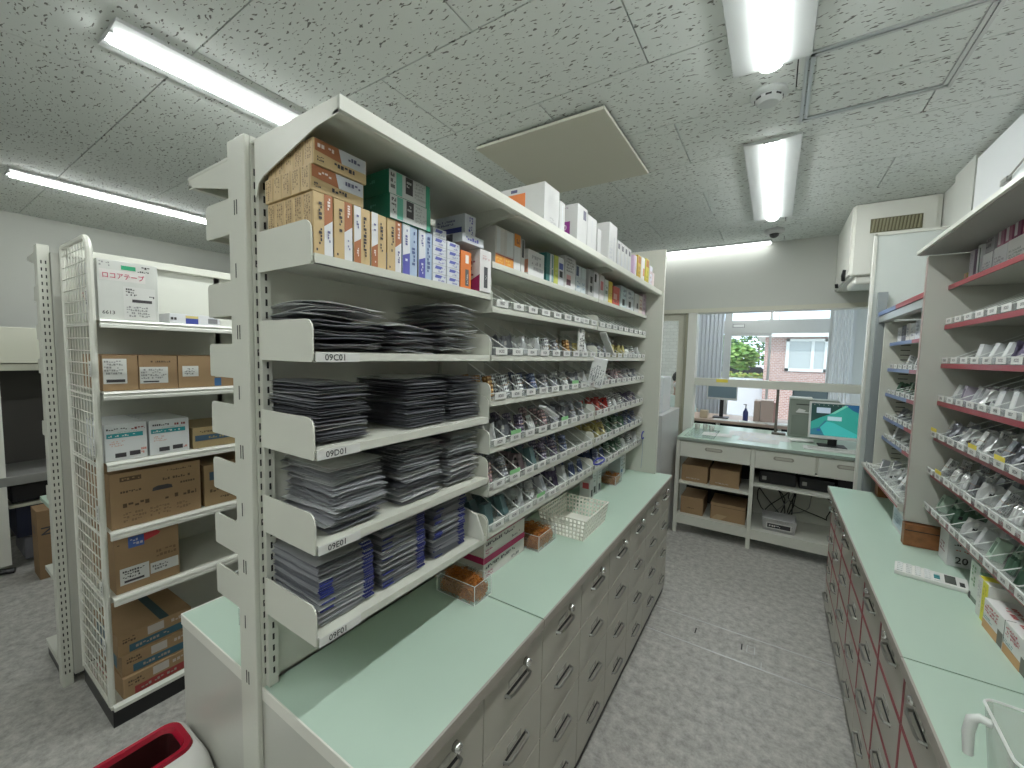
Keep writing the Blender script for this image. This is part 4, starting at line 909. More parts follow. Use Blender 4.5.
for i, (a, b, P) in enumerate(((.466, .572, [('+x', 'r', .02, .2, .68, .9, CARD), ('+x', 'l', .05, .45, .64, .86, 5, (.25, .25, .25)), ('+x', 'r', .1, .24, .62, .32, INKC, 1)]),
                               (.575, .704, [('+x', 'r', .02, .18, .74, .66, CARD), ('+x', 'l', .05, .3, .7, .62, 4, (.3, .3, .3)), ('+x', 'r', .1, .21, .5, .25, INKC, 1), ('+x', 'l', .3, .78, .9, .86, 1, TXT)]),
                               (.707, .955, [('+x', 'r', .06, .35, .30, .68, CARD), ('+x', 'l', .09, .4, .27, .62, 3, (.2, .2, .2)), ('+x', 'r', .55, .02, .66, .28, (.06, .16, .35)), ('+x', 'r', .55, .72, .66, .84, (.06, .16, .35)), ('+x', 'l', .8, .5, .95, .8, 2, (.3, .1, .05))]))):
    LB('kraft carton with paper label, %s from left, second shelf of carton rack' % ORD[i], a, b, GL[1]+.0005-.001, .142, .28, KRAFT, P)
mbt = MB()
for i, (a, b) in enumerate(((.463, .592), (.600, .738))):
    LB('white carton with teal stripe, %s one on the third shelf of the carton rack' % ('left', 'right')[i], a, b, GL[2]-.0005, .148, .28, (.66, .68, .69),
       [('+x', 'r', .04, .62, .9, .74, (.03, .30, .33)), ('+x', 'l', .08, .64, .86, .72, 1, (.65, .7, .7)), ('+x', 'l', .04, .82, .6, .9, 1, INKC), ('+x', 'l', .62, .80, .95, .9, 1, (.25, .05, .05)), ('+x', 'l', .3, .76, .8, .79, 1, (.2, .4, .4)), ('+x', 'l', .1, .38, .5, .55, 3, (.6, .4, .35)), ('+x', 'r', .22, .08, .48, .2, INKC), ('+x', 'r', .56, .1, .82, .22, INKC), ('+x', 'l', .84, .1, .97, .3, 2, (.6, .2, .15))])
LB('kraft carton with dark blue band at the end of the third carton-rack shelf', .752, .955, GL[2]-.0005, .095, .28, (.36, .27, .14), [('+x', 'r', .04, .35, .98, .62, (.05, .10, .16)), ('+x', 'l', .3, .4, .9, .56, 1, (.3, .25, .12)), ('+x', 'l', .1, .72, .9, .85, 1, TXT)])
LB('large kraft carton with black print and hand hole on the fourth carton-rack shelf', .470, .775, GL[3]-.0005, .228, .35, KRAFT,
   [('+x', 'r', .1, .84, .32, .92, TXT), ('+x', 'l', .12, .85, .30, .91, 1, KRAFT), ('+x', 'p', [(.43, .56), (.66, .56), (.65, .62), (.60, .645), (.49, .645), (.44, .62)], INKC), ('+x', 'l', .1, .62, .4, .68, 1, TXT), ('+x', 'l', .52, .72, .92, .79, 1, TXT), ('+x', 'l', .6, .88, .93, .93, 1, TXT), ('+x', 'l', .12, .34, .47, .46, 1, TXT), ('+x', 'l', .57, .34, .94, .46, 1, TXT), ('+x', 'l', .12, .08, .36, .28, 3, (.22, .14, .07)), ('+x', 'l', .4, .08, .64, .28, 3, (.22, .14, .07)), ('+x', 'l', .7, .1, .9, .26, 2, (.22, .14, .07)), ('+x', 'l', .75, .6, .93, .66, 1, TXT)])
LB('kraft carton with dark blue patch beside the large printed carton', .790, 1.0, GL[3]-.0005, .195, .35, (.34, .23, .12), [('+x', 'r', .1, .62, .5, .82, (.05, .09, .14)), ('+x', 'l', .1, .3, .6, .42, 1, TXT), ('+x', 'l', .3, .12, .8, .2, 1, TXT)])
LB('kraft carton with blue and red stickers on the fifth carton-rack shelf', .475, .686, GL[4]-.0005, .232, .35, KRAFT,
   [('+x', 'r', .20, .78, .44, .98, (.06, .13, .42)), ('+x', 'l', .23, .81, .42, .95, 2, (.5, .5, .6)), ('+x', 'p', [(.44, .84), (.66, .90), (.70, .94), (.62, 1), (.44, .98)], (.50, .04, .05)), ('+x', 'r', .06, .14, .50, .44, CARD), ('+x', 'l', .1, .24, .45, .4, 3, INKC), ('+x', 'r', .12, .17, .42, .21, INKC, 1), ('+x', 'r', .52, .18, .98, .38, CARD), ('+x', 'l', .55, .22, .9, .34, 2, (.2, .2, .2)), ('+x', 'l', .04, .84, .18, .9, 1, TXT), ('+x', 'l', .62, .46, .95, .62, 2, (.2, .12, .06))])
zc = .0800
for i, (bc, y0, y1, xo) in enumerate(((( .33, .04, .04), .475, .73, -2.195), ((.04, .12, .17), .485, .735, -2.205), ((.04, .12, .17), .47, .725, -2.215))):
    LB('flat kraft carton with %s band, %s of the stack on the rack base' % (('red', 'dark blue', 'dark blue')[i], ('bottom', 'middle', 'top')[i]), y0, y1, zc, .089, .33, KRAFT,
       [('+x', 'r', .14, .06, .99, .42, bc), ('+x', 'l', .22, .14, .7, .34, 1, (.35, .3, .25)), ('+x', 'r', .38, .52, .60, .92, (.5, .46, .42)), ('+x', 'l', .06, .55, .3, .85, 2, TXT), ('+x', 'l', .65, .6, .95, .85, 1, (.5, .42, .35)), ('+z', 'r', .55, 0, .68, 1, (.03, .07, .08)) if i == 2 else ('-y', 'r', .0, .1, .5, .5, bc), ('-y', 'r', .2, .1, .8, .9, bc) if i else ('-y', 'l', .2, .2, .6, .6, 2, TXT)], xf=xo, rz=(.03, -.02, .02)[i])
    zc += .0895
# ---------------------------------------------------------------- work cabinet by the left wall
t = thing('lab_cabinet', 'white framed cabinet with dark open bay beside the left wall', 'cabinet', (-4.45, .705, 0))
IW = mat('ivory panel', (.60, .60, .50), .45)
for (yy) in (-.34, .9): obj('leg', MB().box(.14, .20, yy, yy+.05, .06, 1.66, WHITEP), t)
obj('upper_panel', MB().bbox(-.3, .19, -.9, .9, 1.42, 1.66, IW, .004), t); obj('light_panel', MB().bbox(-.3, .17, -.9, .9, 1.37, 1.416, IW, .004), t)
obj('back_panel', MB().box(-.32, -.30, -.9, .9, .1, 1.66, mat('dark brown grey panel', (.06, .055, .05), .6)), t)
obj('worktop', MB().bbox(-.3, .21, -.9, .9, .60, .66, mat('grey worktop', (.22, .22, .21), .4), .004), t)
obj('machine', MB().bbox(-.28, .14, -.27, .5, .46, .585, BLACK, .01).box(.14, .155, -.05, .5, .525, .54, WHITEP), t)
obj('shelf', MB().box(-.3, .15, -.28, .9, .43, .45, IW), t)
obj('storage_box', MB().bbox(-.28, .1, -.25, .06, .2, .42, mat('dark blue box', (.015, .02, .045), .5), .005).bbox(-.28, .08, -.22, .06, .02, .19, mat('grey sack', (.16, .16, .18), .7), .02), t)
obj('caster', MB().tube([(.15, -.36, .02), (.19, -.33, .025), (.21, -.28, .02)], .018, BLACK), t)
carton('cardboard_carton', 'upright kraft carton marked N on the floor beside the left cabinet', -4.16, -3.98, .50, .72, .0005, .46, KRAFTD, [('+x', 'tv', .20, .70, .25, 'N', INKC), ('-y', 'tv', .5, .70, .3, 'N', INKC)], 'carton')
# ---------------------------------------------------------------- waste bin
def rrect(cx, cy, hx, hy, r, z, n=6):
    pts = []
    for qx, qy, a0 in ((1, 1, 0), (-1, 1, 90), (-1, -1, 180), (1, -1, 270)):
        for i in range(n+1):
            a = math.radians(a0+90*i/n); pts.append((cx+qx*(hx-r)+r*math.cos(a), cy+qy*(hy-r)+r*math.sin(a), z))
    return pts
def loft(mb, rings, m, cap0=True, cap1=True):
    n = len(rings[0]); vs = [p for r in rings for p in r]
    fs = [(i*n+k, i*n+(k+1) % n, (i+1)*n+(k+1) % n, (i+1)*n+k) for i in range(len(rings)-1) for k in range(n)]
    if cap0: fs.append(list(range(n))[::-1])
    if cap1: fs.append([(len(rings)-1)*n+k for k in range(n)])
    mb.add(vs, fs, m)
bn = thing('waste_bin', 'white waste bin with a red-rimmed opening at the counter end', 'bin', (-1.265, .245, 0))
WB = mat('glossy white plastic', (.74, .73, .70), .22); mb = MB()
cxb = -.03; op = (.062, .155, .035)
loft(mb, [rrect(0, 0, .135, .165, .05, 0), rrect(0, 0, .145, .178, .06, .10), rrect(0, 0, .155, .183, .07, .40), rrect(0, 0, .148, .181, .07, .445), rrect(-.008, 0, .125, .178, .065, .478), rrect(-.02, .0, .095, .172, .05, .494), rrect(cxb, 0, op[0]+.012, op[1]+.008, .035, .500), rrect(cxb, 0, op[0], op[1], .03, .498), rrect(cxb, 0, op[0]-.004, op[1]-.004, .03, .47)], WB, True, False)
smoothflat(obj('body', mb, bn), 50)
mb = MB(); loft(mb, [rrect(cxb, 0, op[0]+.006, op[1]+.006, .034, .499), rrect(cxb, 0, op[0]+.003, op[1]+.003, .034, .508), rrect(cxb, 0, op[0]-.008, op[1]-.010, .028, .508), rrect(cxb, 0, op[0]-.014, op[1]-.018, .024, .496)], mat('glossy red plastic', (.36, .01, .03), .12), False, False)
smoothflat(obj('red_rim', mb, bn, label='glossy red rim'), 50)
obj('inner_well', (lambda m_: (loft(m_, [rrect(cxb, 0, op[0]-.014, op[1]-.018, .024, .497), rrect(cxb, 0, op[0]-.022, op[1]-.03, .022, .40), rrect(cxb, 0, op[0]-.022, op[1]-.03, .022, .31)], mat('dark red well', (.05, .012, .012), .3), False, False), m_)[1])(MB()), bn)  # well darkened in colour for the shade inside the opening
obj('liner', MB().box(-.085, .03, -.15, .15, .30, .302, DARK).prism([(-.075, .302), (-.01, .302), (-.05, .42), (-.075, .42)], -.13, .02, mat('grey rubbish', (.3, .3, .27), .7)), bn)  # near-black sheet stands for the shade in the bin, grey rubbish on it
obj('seam', MB().prism([(.138, .4505), (.142, .4490), (.142, .4475), (.138, .4485)], -.12, .12, mat('groove grey', (.35, .35, .34))), bn)

# ================================================================= RIGHT RACKS
rr = thing('red_edged_rack', 'cream wall rack with red shelf edges above the right counter', 'rack', (.66, 1.6, CZ))
def RR(name, mb, **k):
    o = obj(name, mb, rr, **k); o.location = (-.66, -1.6, -CZ); return o
RR('end_panel', MB().bbox(.500, .815, 2.312, 2.332, .888, 1.985, PANELG, .001)); RR('end_edge', MB().box(.4985, .5, 2.312, 2.332, .888, 1.98, mat('pink edge strip', (.42, .33, .30), .5)))
RR('back_panel', MB().box(.79, .815, .6, 2.312, .888, 1.99, PANELG))
mb = MB().box(.466, .812, .6, 2.325, 2.0, 2.004, CREAM).prism([(.465, 2.006), (.465, 1.992), (.472, 1.990), (.472, 2.006)], .6, 2.325, CREAM); mb.box(.473, .80, .6, 2.32, 1.988, 1.992, mat('grey steel underside', (.30, .30, .28), .5)); RR('canopy_shelf', mb)  # grey sheet paints the shade under the cream canopy
RS = [1.862, 1.706, 1.552, 1.402, 1.258, 1.108, .962]
for z in RS:
    RR('shelf', MB().box(.568, .79, .6, 2.311, z-.006, z, PANELG)); RR('red_edge', MB().bbox(.563, .568, .6, 2.311, z-.018, z, RED, .001))
mb = MB(); slots(mb, .789, 1.95, .95, 1.95, '-x'); slots(mb, .789, 1.97, .95, 1.95, '-x'); RR('slot_row', mb, kind='stuff')
wd_ = thing('wood_block', 'brown wooden block under the rack end panel on the right counter', 'block', (.65, 2.312, CZ)); obj('block', MB().bbox(-.152, .15, -.022, .02, .0005, .092, WOOD, .002), wd_)
obj('top_board', MB().box(-.150, .148, -.0235, -.022, .065, .068, BLACK), wd_)
pl = {0: [], 1: [], 2: [('medicine_box', 'white'), ('medicine_box', 'white'), ('medicine_pouch', 'purple'), ('blister_pack', 'white'), ('medicine_box', 'white')],
      3: [('medicine_box', 'dark'), ('medicine_pouch', 'silver'), ('medicine_box', 'white'), ('medicine_box', 'white'), ('medicine_box', 'purple')],
      4: [('medicine_pouch', 'dark'), ('medicine_pouch', 'silver'), ('blister_pack', 'silver'), ('medicine_pouch', 'silver'), ('blister_pack', 'dark')],
      5: [('blister_pack', 'silver'), ('medicine_roll', 'silver'), ('medicine_roll', 'silver'), ('blister_pack', 'dark'), ('medicine_pouch', 'white')],
      6: [('medicine_box', 'white'), ('medicine_box', 'green'), ('medicine_roll', 'green'), ('medicine_pouch', 'green'), ('medicine_pouch', 'white')]}
lv = ['top', 'first', 'second', 'third', 'fourth', 'fifth', 'lowest']
for li in range(1, 7):
    z = RS[li]; n = 11; pit = .094
    for i in range(n):
        y = 2.262-pit*i; xx = .562-(.012 if li >= 4 else 0)
        card = 'yellow' if (li, i) in ((4, 0), (4, 4), (4, 6), (5, 1)) else 'white'
        tray('clear tray, %s label, %s from end panel, %s row, red-edged rack' % (card, ORD[i], lv[li]), xx, y, z+.0005, -1, pit-.002, .19, .115, card, 'clear trays on the red-edged rack')
        if pl[li] and (li > 2 or i > 1):
            k, c = pl[li][(i+li) % 5]; fill(xx+.006, y, z+.0016, -1, pit-.002, k, c, 4 if i < 8 else 2, '%s tray, %s row, red-edged rack' % (ORD[i], lv[li]))
# cartons on the top red-edged shelf
def tr(lab, y0, y1, z0, h, base, P=(), x=.60, dp=.11): carton('medicine_carton', lab+' on the top red-edged shelf', x, x+dp, y0, y1, z0, z0+h, base, P, group='cartons on the top red-edged shelf')
zz = RS[0]+.0005
tr('small yellow and pink box beside the end panel', 2.27, 2.30, zz, .04, (.55, .45, .2), [('-x', 'r', .4, .3, .9, .9, (.6, .3, .3))], x=.60, dp=.05)
tr('tall lilac-grey carton nearest the end panel', 2.215, 2.255, zz, .115, (.50, .47, .52), [('-x', 'lv', .2, .2, .8, .9, 2, (.3, .3, .35))])
tr('dark purple slim carton', 2.19, 2.212, zz, .11, (.12, .07, .12))
tr('shiny white slim carton', 2.155, 2.187, zz, .12, (.72, .72, .74), [('-x', 'r', .6, .1, .95, .9, (.12, .16, .15))])
tr('white carton with grey print', 2.05, 2.135, zz, .075, (.70, .70, .72), [('-x', 'l', .1, .2, .9, .6, 3, (.35, .35, .4)), ('-x', 'r', .95, 0, 1, 1, (.10, .08, .14))])
tr('white carton with purple edge', 1.955, 2.045, zz, .078, (.68, .68, .70), [('-x', 'l', .1, .2, .9, .6, 3, (.4, .35, .4)), ('-x', 'r', 0, 0, 1, .08, (.2, .12, .25))])
tr('white carton half out of the picture', 1.80, 1.95, zz, .08, (.70, .69, .68), [('-x', 'l', .1, .2, .9, .6, 3, (.35, .35, .35))])
tr('stacked dark grey carton', 2.05, 2.12, zz+.0765, .06, (.38, .37, .39), [('-x', 'l', .1, .2, .9, .8, 2, (.15, .15, .15))])
for i, (a, b, c) in enumerate(((1.985, 2.03, (.42, .18, .26)), (1.93, 1.975, (.40, .14, .22)), (1.875, 1.92, (.22, .05, .12)), (1.81, 1.865, (.34, .07, .12)))):
    tr('%s maroon and silver carton standing on the white cartons' % ORD[i], a, b, zz+.0785+(.002 if i > 1 else 0), .10, c, [('-x', 'r', .15, .05, .55, .95, (.66, .62, .64))])
tr('flat white carton lying at the picture edge', 1.58, 1.79, zz, .07, (.72, .72, .74))
# ---------------------------------------------------------------- rack behind the end panel
br = thing('recessed_rack', 'recessed rack with half blue, half red shelf edges behind the end panel', 'rack', (.66, 2.75, CZ))
def BR(name, mb, **k):
    o = obj(name, mb, br, **k); o.location = (-.66, -2.75, -CZ); return o
BR('side_panel', MB().bbox(.525, .815, 3.15, 3.17, .90, 1.79, CREAM, .001)); BR('back_panel', MB().box(.80, .815, 2.336, 3.15, .9, 2.28, CREAM))
BR('top_rail', MB().bbox(.505, .54, 2.336, 3.235, 1.785, 1.822, ALU, .002))
BR('trim_strip', MB().bbox(.50, .54, 2.336, 2.80, 1.823, 1.845, RED, .001)); BR('trim_strip', MB().bbox(.50, .54, 2.802, 3.235, 1.823, 1.845, BLUE, .001))
BR('top_board', MB().box(.54, .80, 2.336, 3.15, 1.80, 1.81, PANELG))
BR('sill', MB().bbox(.478, .56, 2.336, 3.20, .932, .949, PANELG, .002).box(.486, .56, 2.336, 3.15, .918, .932, PANELG)); BR('red_strip', MB().box(.4765, .478, 2.336, 3.1, .932, .938, RED))
for z in (1.665, 1.52, 1.378, 1.242, 1.128):
    BR('shelf', MB().box(.556, .80, 2.336, 3.149, z-.006, z, PANELG)); BR('red_edge', MB().box(.551, .556, 2.336, 2.70, z-.018, z, RED)); BR('blue_edge', MB().box(.551, .556, 2.701, 3.149, z-.018, z, BLUE))
mb = MB()
for i in range(28): mb.box(.60+.0, .64, 3.1485, 3.15, 1.0+i*.027, 1.004+i*.027, DARK)
BR('slot_row', mb, kind='stuff')
for li, z in enumerate((1.52, 1.378, 1.242, 1.128, .951)):
    for i in range(8):
        y = 2.39+.094*i
        tray('clear tray, %s from end panel, %s row, recessed rack' % (ORD[i], ORD[li]), (.549 if li < 4 else .482), y, z+.0005, -1, .092, .18, .09, 'white', 'clear trays on the recessed rack')
        if i % 2 == li % 2: fill(.56 if li < 4 else .50, y, z+.0016, -1, .09, ('blister_pack', 'medicine_box', 'medicine_pouch')[(i+li) % 3], ('silver', 'white', 'dark', 'green')[(i*2+li) % 4], 2, '%s tray, %s row, recessed rack' % (ORD[i], ORD[li]))
for i, (c, h) in enumerate((((.62, .62, .64), .08), ((.10, .10, .14), .085), ((.66, .64, .62), .09), ((.60, .60, .60), .085), ((.62, .64, .68), .095), ((.66, .62, .62), .09), ((.35, .12, .14), .095), ((.6, .6, .62), .1))):
    carton('medicine_carton', 'small upright carton, %s from the far end of the recessed top shelf' % ORD[i], .57, .66, 3.01-i*.085, 3.085-i*.085, 1.6655, 1.6655+h, c, [('-x', 'l', .2, .2, .8, .8, 3, (.25, .25, .3))], group='cartons on the recessed top shelf')
# partition beyond
t = thing('partition_panel', 'tall pale partition board in a white frame at the far end of the right counter', 'partition', (.64, 3.26, 0))
obj('board', MB().box(-.165, .175, -.01, .01, 0, 2.30, mat('pale blue-white board', (.62, .66, .64), .35)), t); obj('frame', MB().bbox(-.18, -.165, -.018, .018, 0, 2.315, WHITEP, .002).bbox(-.18, .175, -.018, .018, 2.30, 2.315, WHITEP, .002), t)
t = thing('grey_upright', 'slim blue-grey steel upright in front of the white partition', 'post', (.515, 3.222, 0)); obj('bar', MB().bbox(-.022, .022, -.014, .014, 0, 1.965, mat('blue grey steel', (.30, .33, .34), .4, .3), .002), t)
carton('wood_block_far', 'small wooden block under the far end of the recessed rack', .535, .60, 3.03, 3.11, CZ+.0005, .90, WOOD, [], 'block').name = 'wood_block'
carton('medicine_carton', 'white blue-printed carton under the red strip beside the wooden block', .512, .60, 2.36, 2.56, CZ+.0005, .895, (.70, .71, .73), [('-x', 'r', .1, .15, .9, .85, (.55, .62, .70)), ('-x', 'l', .2, .3, .8, .7, 3, (.3, .4, .5)), ('-y', 'r', 0, 0, 1, .5, (.66, .6, .5))])
# ---------------------------------------------------------------- things on the right counter
c20 = carton('medicine_carton', 'white carton with a large black 20 on the right counter', .592, .70, 2.155, 2.245, CZ+.0005, .922, (.66, .65, .67), [('-y', 't', .36, .20, .20, '20', INKC), ('-y', 'l', .2, .42, .7, .52, 1, (.5, .15, .15)), ('-y', 'l', .15, .6, .6, .68, 1, INKC), ('-y', 'l', .1, .8, .9, .86, 1, (.35, .1, .1)), ('-x', 'l', .2, .3, .8, .6, 3, (.3, .1, .12))])
carton('medicine_carton', 'pale green and white carton left of the yellow-banded one', .580, .74, 1.835, 1.905, CZ+.0005, .918, (.66, .70, .64), [('-x', 'r', .0, .0, 1, .12, (.2, .25, .2)), ('-x', 'lv', .2, .25, .7, .9, 2, (.2, .35, .2)), ('-x', 'r', .1, .0, .3, .18, INKC, 1), ('+z', 'r', 0, .3, 1, .9, (.22, .38, .25))])
carton('medicine_carton', 'green carton beside the yellow-banded carton', .578, .74, 1.795, 1.832, CZ+.0005, .905, (.22, .36, .25), [])
carton('medicine_carton', 'white carton with bright yellow band on the right counter', .563, .74, 1.712, 1.790, CZ+.0005, .910, (.70, .70, .66), [('-x', 'r', .45, 0, .92, 1, (.72, .66, .04)), ('-x', 'lv', .1, .2, .4, .9, 3, (.4, .4, .4)), ('-x', 'lv', .55, .2, .85, .9, 2, (.5, .45, .05)), ('+z', 'r', .45, 0, .92, 1, (.72, .66, .04)), ('+z', 'l', .05, .3, .4, .9, 3, (.4, .4, .4))])
for i in range(2):
    a = 1.463+.125*(1-i)
    carton('medicine_carton', 'white carton with orange foot and red print, %s along the right counter' % ('nearer', 'farther')[1-i], .555, .72, a, a+.123, CZ+.0005, .876, (.72, .71, .70), [('-x', 'l', .1, .58, .9, .92, 3, (.45, .05, .08)), ('-x', 'r', 0, 0, .75, .3, (.60, .34, .15)), ('-x', 'r', .75, .02, 1, .5, (.15, .14, .12)), ('-x', 'l', .05, .36, .6, .5, 2, (.1, .3, .3)), ('-y', 'r', .0, 0, .12, 1, (.06, .06, .05)), ('-y', 'r', .12, 0, .9, .35, (.65, .32, .05)), ('+z', 'p', [(.2, .2), (.6, .1), (.8, .4), (.5, .6), (.3, .5)], (.66, .26, .03)), ('+z', 'l', .1, .7, .9, .9, 2, (.45, .1, .1))])
t = thing('calculator', 'white desktop calculator lying on the right mint counter', 'calculator', (.508, 1.982, CZ+.0005), math.atan2(-.034, .167))
CW = mat('calculator white', (.72, .72, .70), .35)
obj('body', MB().bbox(-.092, .092, -.048, .048, 0, .014, CW, .003), t); obj('screen', MB().box(.035, .062, -.036, .036, .014, .0150, mat('lcd grey', (.10, .11, .10), .25)), t)
obj('solar_cell', MB().box(.070, .082, -.036, .0, .014, .0146, DARK), t)
for i in range(5):
    for j in range(5):
        if i == 4 and j == 4: continue
        kb = MB().bbox(-.0075, .0075, -.0065, .0065, 0, .004, cm((.7, .72, .72)) if (i, j) not in ((4, 2), (4, 1)) else mat('teal key', (.05, .28, .30), .4), .0012)
        obj('key', kb, t, loc=(-.078+i*.0235, -.036+j*.018, .0135))
# measuring jug
jt = thing('measuring_jug', 'translucent white plastic jug at the right edge of the counter', 'jug', (.427, 1.012, CZ+.0005), -.06)
JM = mat('milky handle', (.72, .74, .72), .3)
mb = MB(); loft(mb, [rrect(0, 0, .052, .068, .02, 0), rrect(0, 0, .056, .072, .02, .006), rrect(0, 0, .066, .084, .02, .132), rrect(0, 0, .064, .082, .019, .132), rrect(0, 0, .054, .070, .018, .008)], MILKY, True, True); smoothflat(obj('body', mb, jt), 40)
mb = MB(); mb.tube([(-.064, .030, .118), (-.078, .034, .120), (-.087, .036, .112), (-.090, .036, .085), (-.088, .034, .045)], [.007, .0075, .0085, .0085, .007], JM, 8); smoothflat(obj('handle', mb, jt), 60)
mb = MB(); mb.tube([v for k, v in enumerate(rrect(0, 0, .066, .084, .02, .133)) if k % 7 != 6], .0026, JM, 6, closed=True); obj('rim', mb, jt)
# ================================================================= FAR DESK
dk = thing('desk', 'cream desk with three drawers and mint top under the reception opening', 'desk', (0, 3.79, 0))
def D(name, mb, **k):
    o = obj(name, mb, dk, **k); o.location = (0, -3.79, 0); return o
XD = .66
D('desktop', MB().bbox(-.685, XD, 3.785, 4.72, .838, .862, MINT, .002)); D('front_edge', MB().box(-.685, XD, 3.783, 3.785, .838, .861, mat('grey-green edge', (.28, .33, .29), .4)))
for x in (-.688, -.116): D('leg', MB().bbox(x, x+.030, 3.79, 3.82, 0, .838, CREAM, .002))
for x in (-.688, XD-.03): D('leg', MB().bbox(x, x+.030, 4.62, 4.65, 0, .838, CREAM, .002))
D('leg', MB().bbox(XD-.03, XD, 3.79, 3.82, 0, .838, CREAM, .002))
for i, (a, b, hx) in enumerate(((-.655, -.120, -.39), (-.085, .307, .105), (.322, .63, .50))):
    d = D('drawer', MB().bbox(a, b, 3.792, 3.81, .692, .828, CREAM, .002)); mb = MB()
    mb.prism([(hx-.056, .764), (hx+.056, .764), (hx+.065, .770), (hx+.068, .779), (hx+.065, .788), (hx+.056, .794), (hx-.056, .794), (hx-.065, .788), (hx-.068, .779), (hx-.065, .770)], 3.7905, 3.792, mat('recessed pull', (.30, .29, .25), .4)).prism([(hx-.05, .770), (hx+.05, .770), (hx+.055, .779), (hx+.05, .788), (hx-.05, .788), (hx-.055, .779)], 3.7895, 3.7905, mat('pull inside', (.45, .44, .38), .4)); o = obj('handle', mb, d)
D('drawer_case', MB().box(-.66, XD, 3.812, 4.2, .70, .836, CREAM).box(-.118, .63, 3.795, 3.812, .682, .692, CREAM))
D('shelf', MB().box(-.66, -.115, 3.80, 4.25, .443, .460, CREAM)); D('shelf', MB().box(-.088, XD, 3.80, 4.25, .525, .542, CREAM))
D('shelf', MB().box(-.66, XD, 3.80, 4.25, .150, .165, CREAM)); D('apron', MB().box(-.658, XD, 3.80, 3.812, .085, .150, CREAM)); DKB = mat('dark desk back', (.03, .028, .025), .7); D('back_panel', MB().box(-.66, XD, 4.25, 4.26, .46, .836, DKB).box(-.66, -.10, 4.25, 4.26, .1, .46, DKB).box(-.10, XD, 4.25, 4.26, .1, .54, CREAM))  # near-black boards paint the shade inside the desk, lower right stays cream
D('divider', MB().box(-.112, -.09, 3.82, 4.25, .165, .7, mat('dark grey divider', (.10, .10, .09), .6)))
def DB(lab, x0, x1, z0, z1, y=3.86, dp=.3, P=()): carton('cardboard_carton', lab, x0, x1, y, y+dp, z0+.0005, z1, KRAFT, P, 'carton')
DB('kraft carton at the left of the desk upper shelf', -.645, -.432, .460, .605, P=[('-y', 'l', .2, .15, .8, .25, 1, (.5, .45, .4))])
DB('kraft carton at the right of the desk upper shelf', -.415, -.190, .460, .605, P=[('-y', 'l', .2, .12, .8, .22, 1, (.5, .45, .4))])
DB('open worn kraft carton at the left of the desk bottom shelf', -.64, -.455, .165, .315, P=[('-y', 'l', .3, .3, .6, .4, 1, TXT)])
DB('taped kraft carton at the right of the desk bottom shelf', -.395, -.13, .165, .31, P=[('-y', 'p', [(.02, .02), (.3, .0), (.5, .3), (.2, .34)], (.42, .30, .17)), ('-y', 'r', 0, .8, 1, .84, (.2, .13, .07))])
bs = basket('grey lattice basket with a framed label on the desk bottom shelf', .105, 3.955, .1655, .235, .20, .10, mat('grey plastic', (.38, .42, .42), .45), fl=.012, hole=.007, pitch=.016)
mb = MB().box(-.085, .085, -.1035, -.1015, .025, .072, CARD).box(-.078, .078, -.1040, -.1035, .032, .065, INK)
lines_on(mb, (-.066, -.1045, .038), (1, 0, 0), (0, 0, 1), .132, .02, 1, CARD, random.Random(4)); obj('label_plate', mb, bs)
obj('lid', MB().box(-.11, .11, -.095, .095, .098, .101, mat('grey plastic', (.38, .42, .42))), bs)
for i, (a, b, h) in enumerate(((-.05, .20, .10), (.22, .44, .09), (.46, .60, .12))): tag(obj('machine_box', MB().bbox(a, b, 3.9, 4.15, .5425, .5425+h, BLACK, .006).box(a+.02, a+.05, 3.8985, 3.8995, .57, .60, STEEL)), 'black device, %s from the left on the desk right shelf' % ORD[i], 'device', 'black devices')
rg = random.Random(12)
for i in range(7):
    x = .0+.07*i; pts = []
    for k in range(14): u = k/13; pts.append((x+.16*math.sin(u*3+i)+.05*math.sin(u*9+i*2), 4.15+.08*math.sin(u*5+i), .50-.30*math.sin(u*math.pi)+.04*math.sin(7*u+i)))
    pts = [(min(max(p[0], -.07), .6), p[1], max(p[2], .18)) for p in pts]
    tag(obj('cable', MB().tube(pts, .0045, BLACK if i != 4 else mat('grey cable', (.3, .3, .3)), 5), smooth=False), 'tangled cable hanging under the desk, %s from the left' % ORD[i], 'cable', 'cables under the desk')
# computer things
MW = mat('monitor white plastic', (.66, .66, .65), .35)
mo = thing('monitor', 'white-framed monitor with a teal screen on the far desk', 'monitor', (.43, 4.09, .8625), math.radians(3))
obj('stand', MB().bbox(-.09, .09, -.03, .12, 0, .012, BLACK, .004).bbox(-.03, .03, .03, .05, .012, .14, BLACK, .004), mo)
T = Matrix.Translation((0, 0, .068)) @ Matrix.Rotation(math.radians(-6), 4, 'X')
obj('bezel', MB().bbox(-.165, .165, -.005, .022, 0, .295, MW, .004, M=T), mo)
def em(c, s=1.0): return mat('screen %.2f %.2f %.2f' % c, tuple(v*.45 for v in c), .4, emit=s)
mb = MB()
def sq(x0, x1, z0, z1, m, e=0): mb.add([(x0, -.0058-e, z0), (x1, -.0058-e, z0), (x1, -.0058-e, z1), (x0, -.0058-e, z1)], [(0, 1, 2, 3)], m, T)
sq(-.152, .152, .026, .282, em((.03, .30, .25)))
mb.add([(-.152, -.0062, .282), (-.152, -.0062, .13), (-.09, -.0062, .17), (.0, -.0062, .215), (.07, -.0062, .282)], [(0, 1, 2, 3, 4)], em((.015, .05, .045)), T)
mb.add([(-.03, -.0064, .20), (.07, -.0064, .282), (.095, -.0064, .282), (.0, -.0064, .205)], [(0, 1, 2, 3)], em((.15, .50, .38)), T)
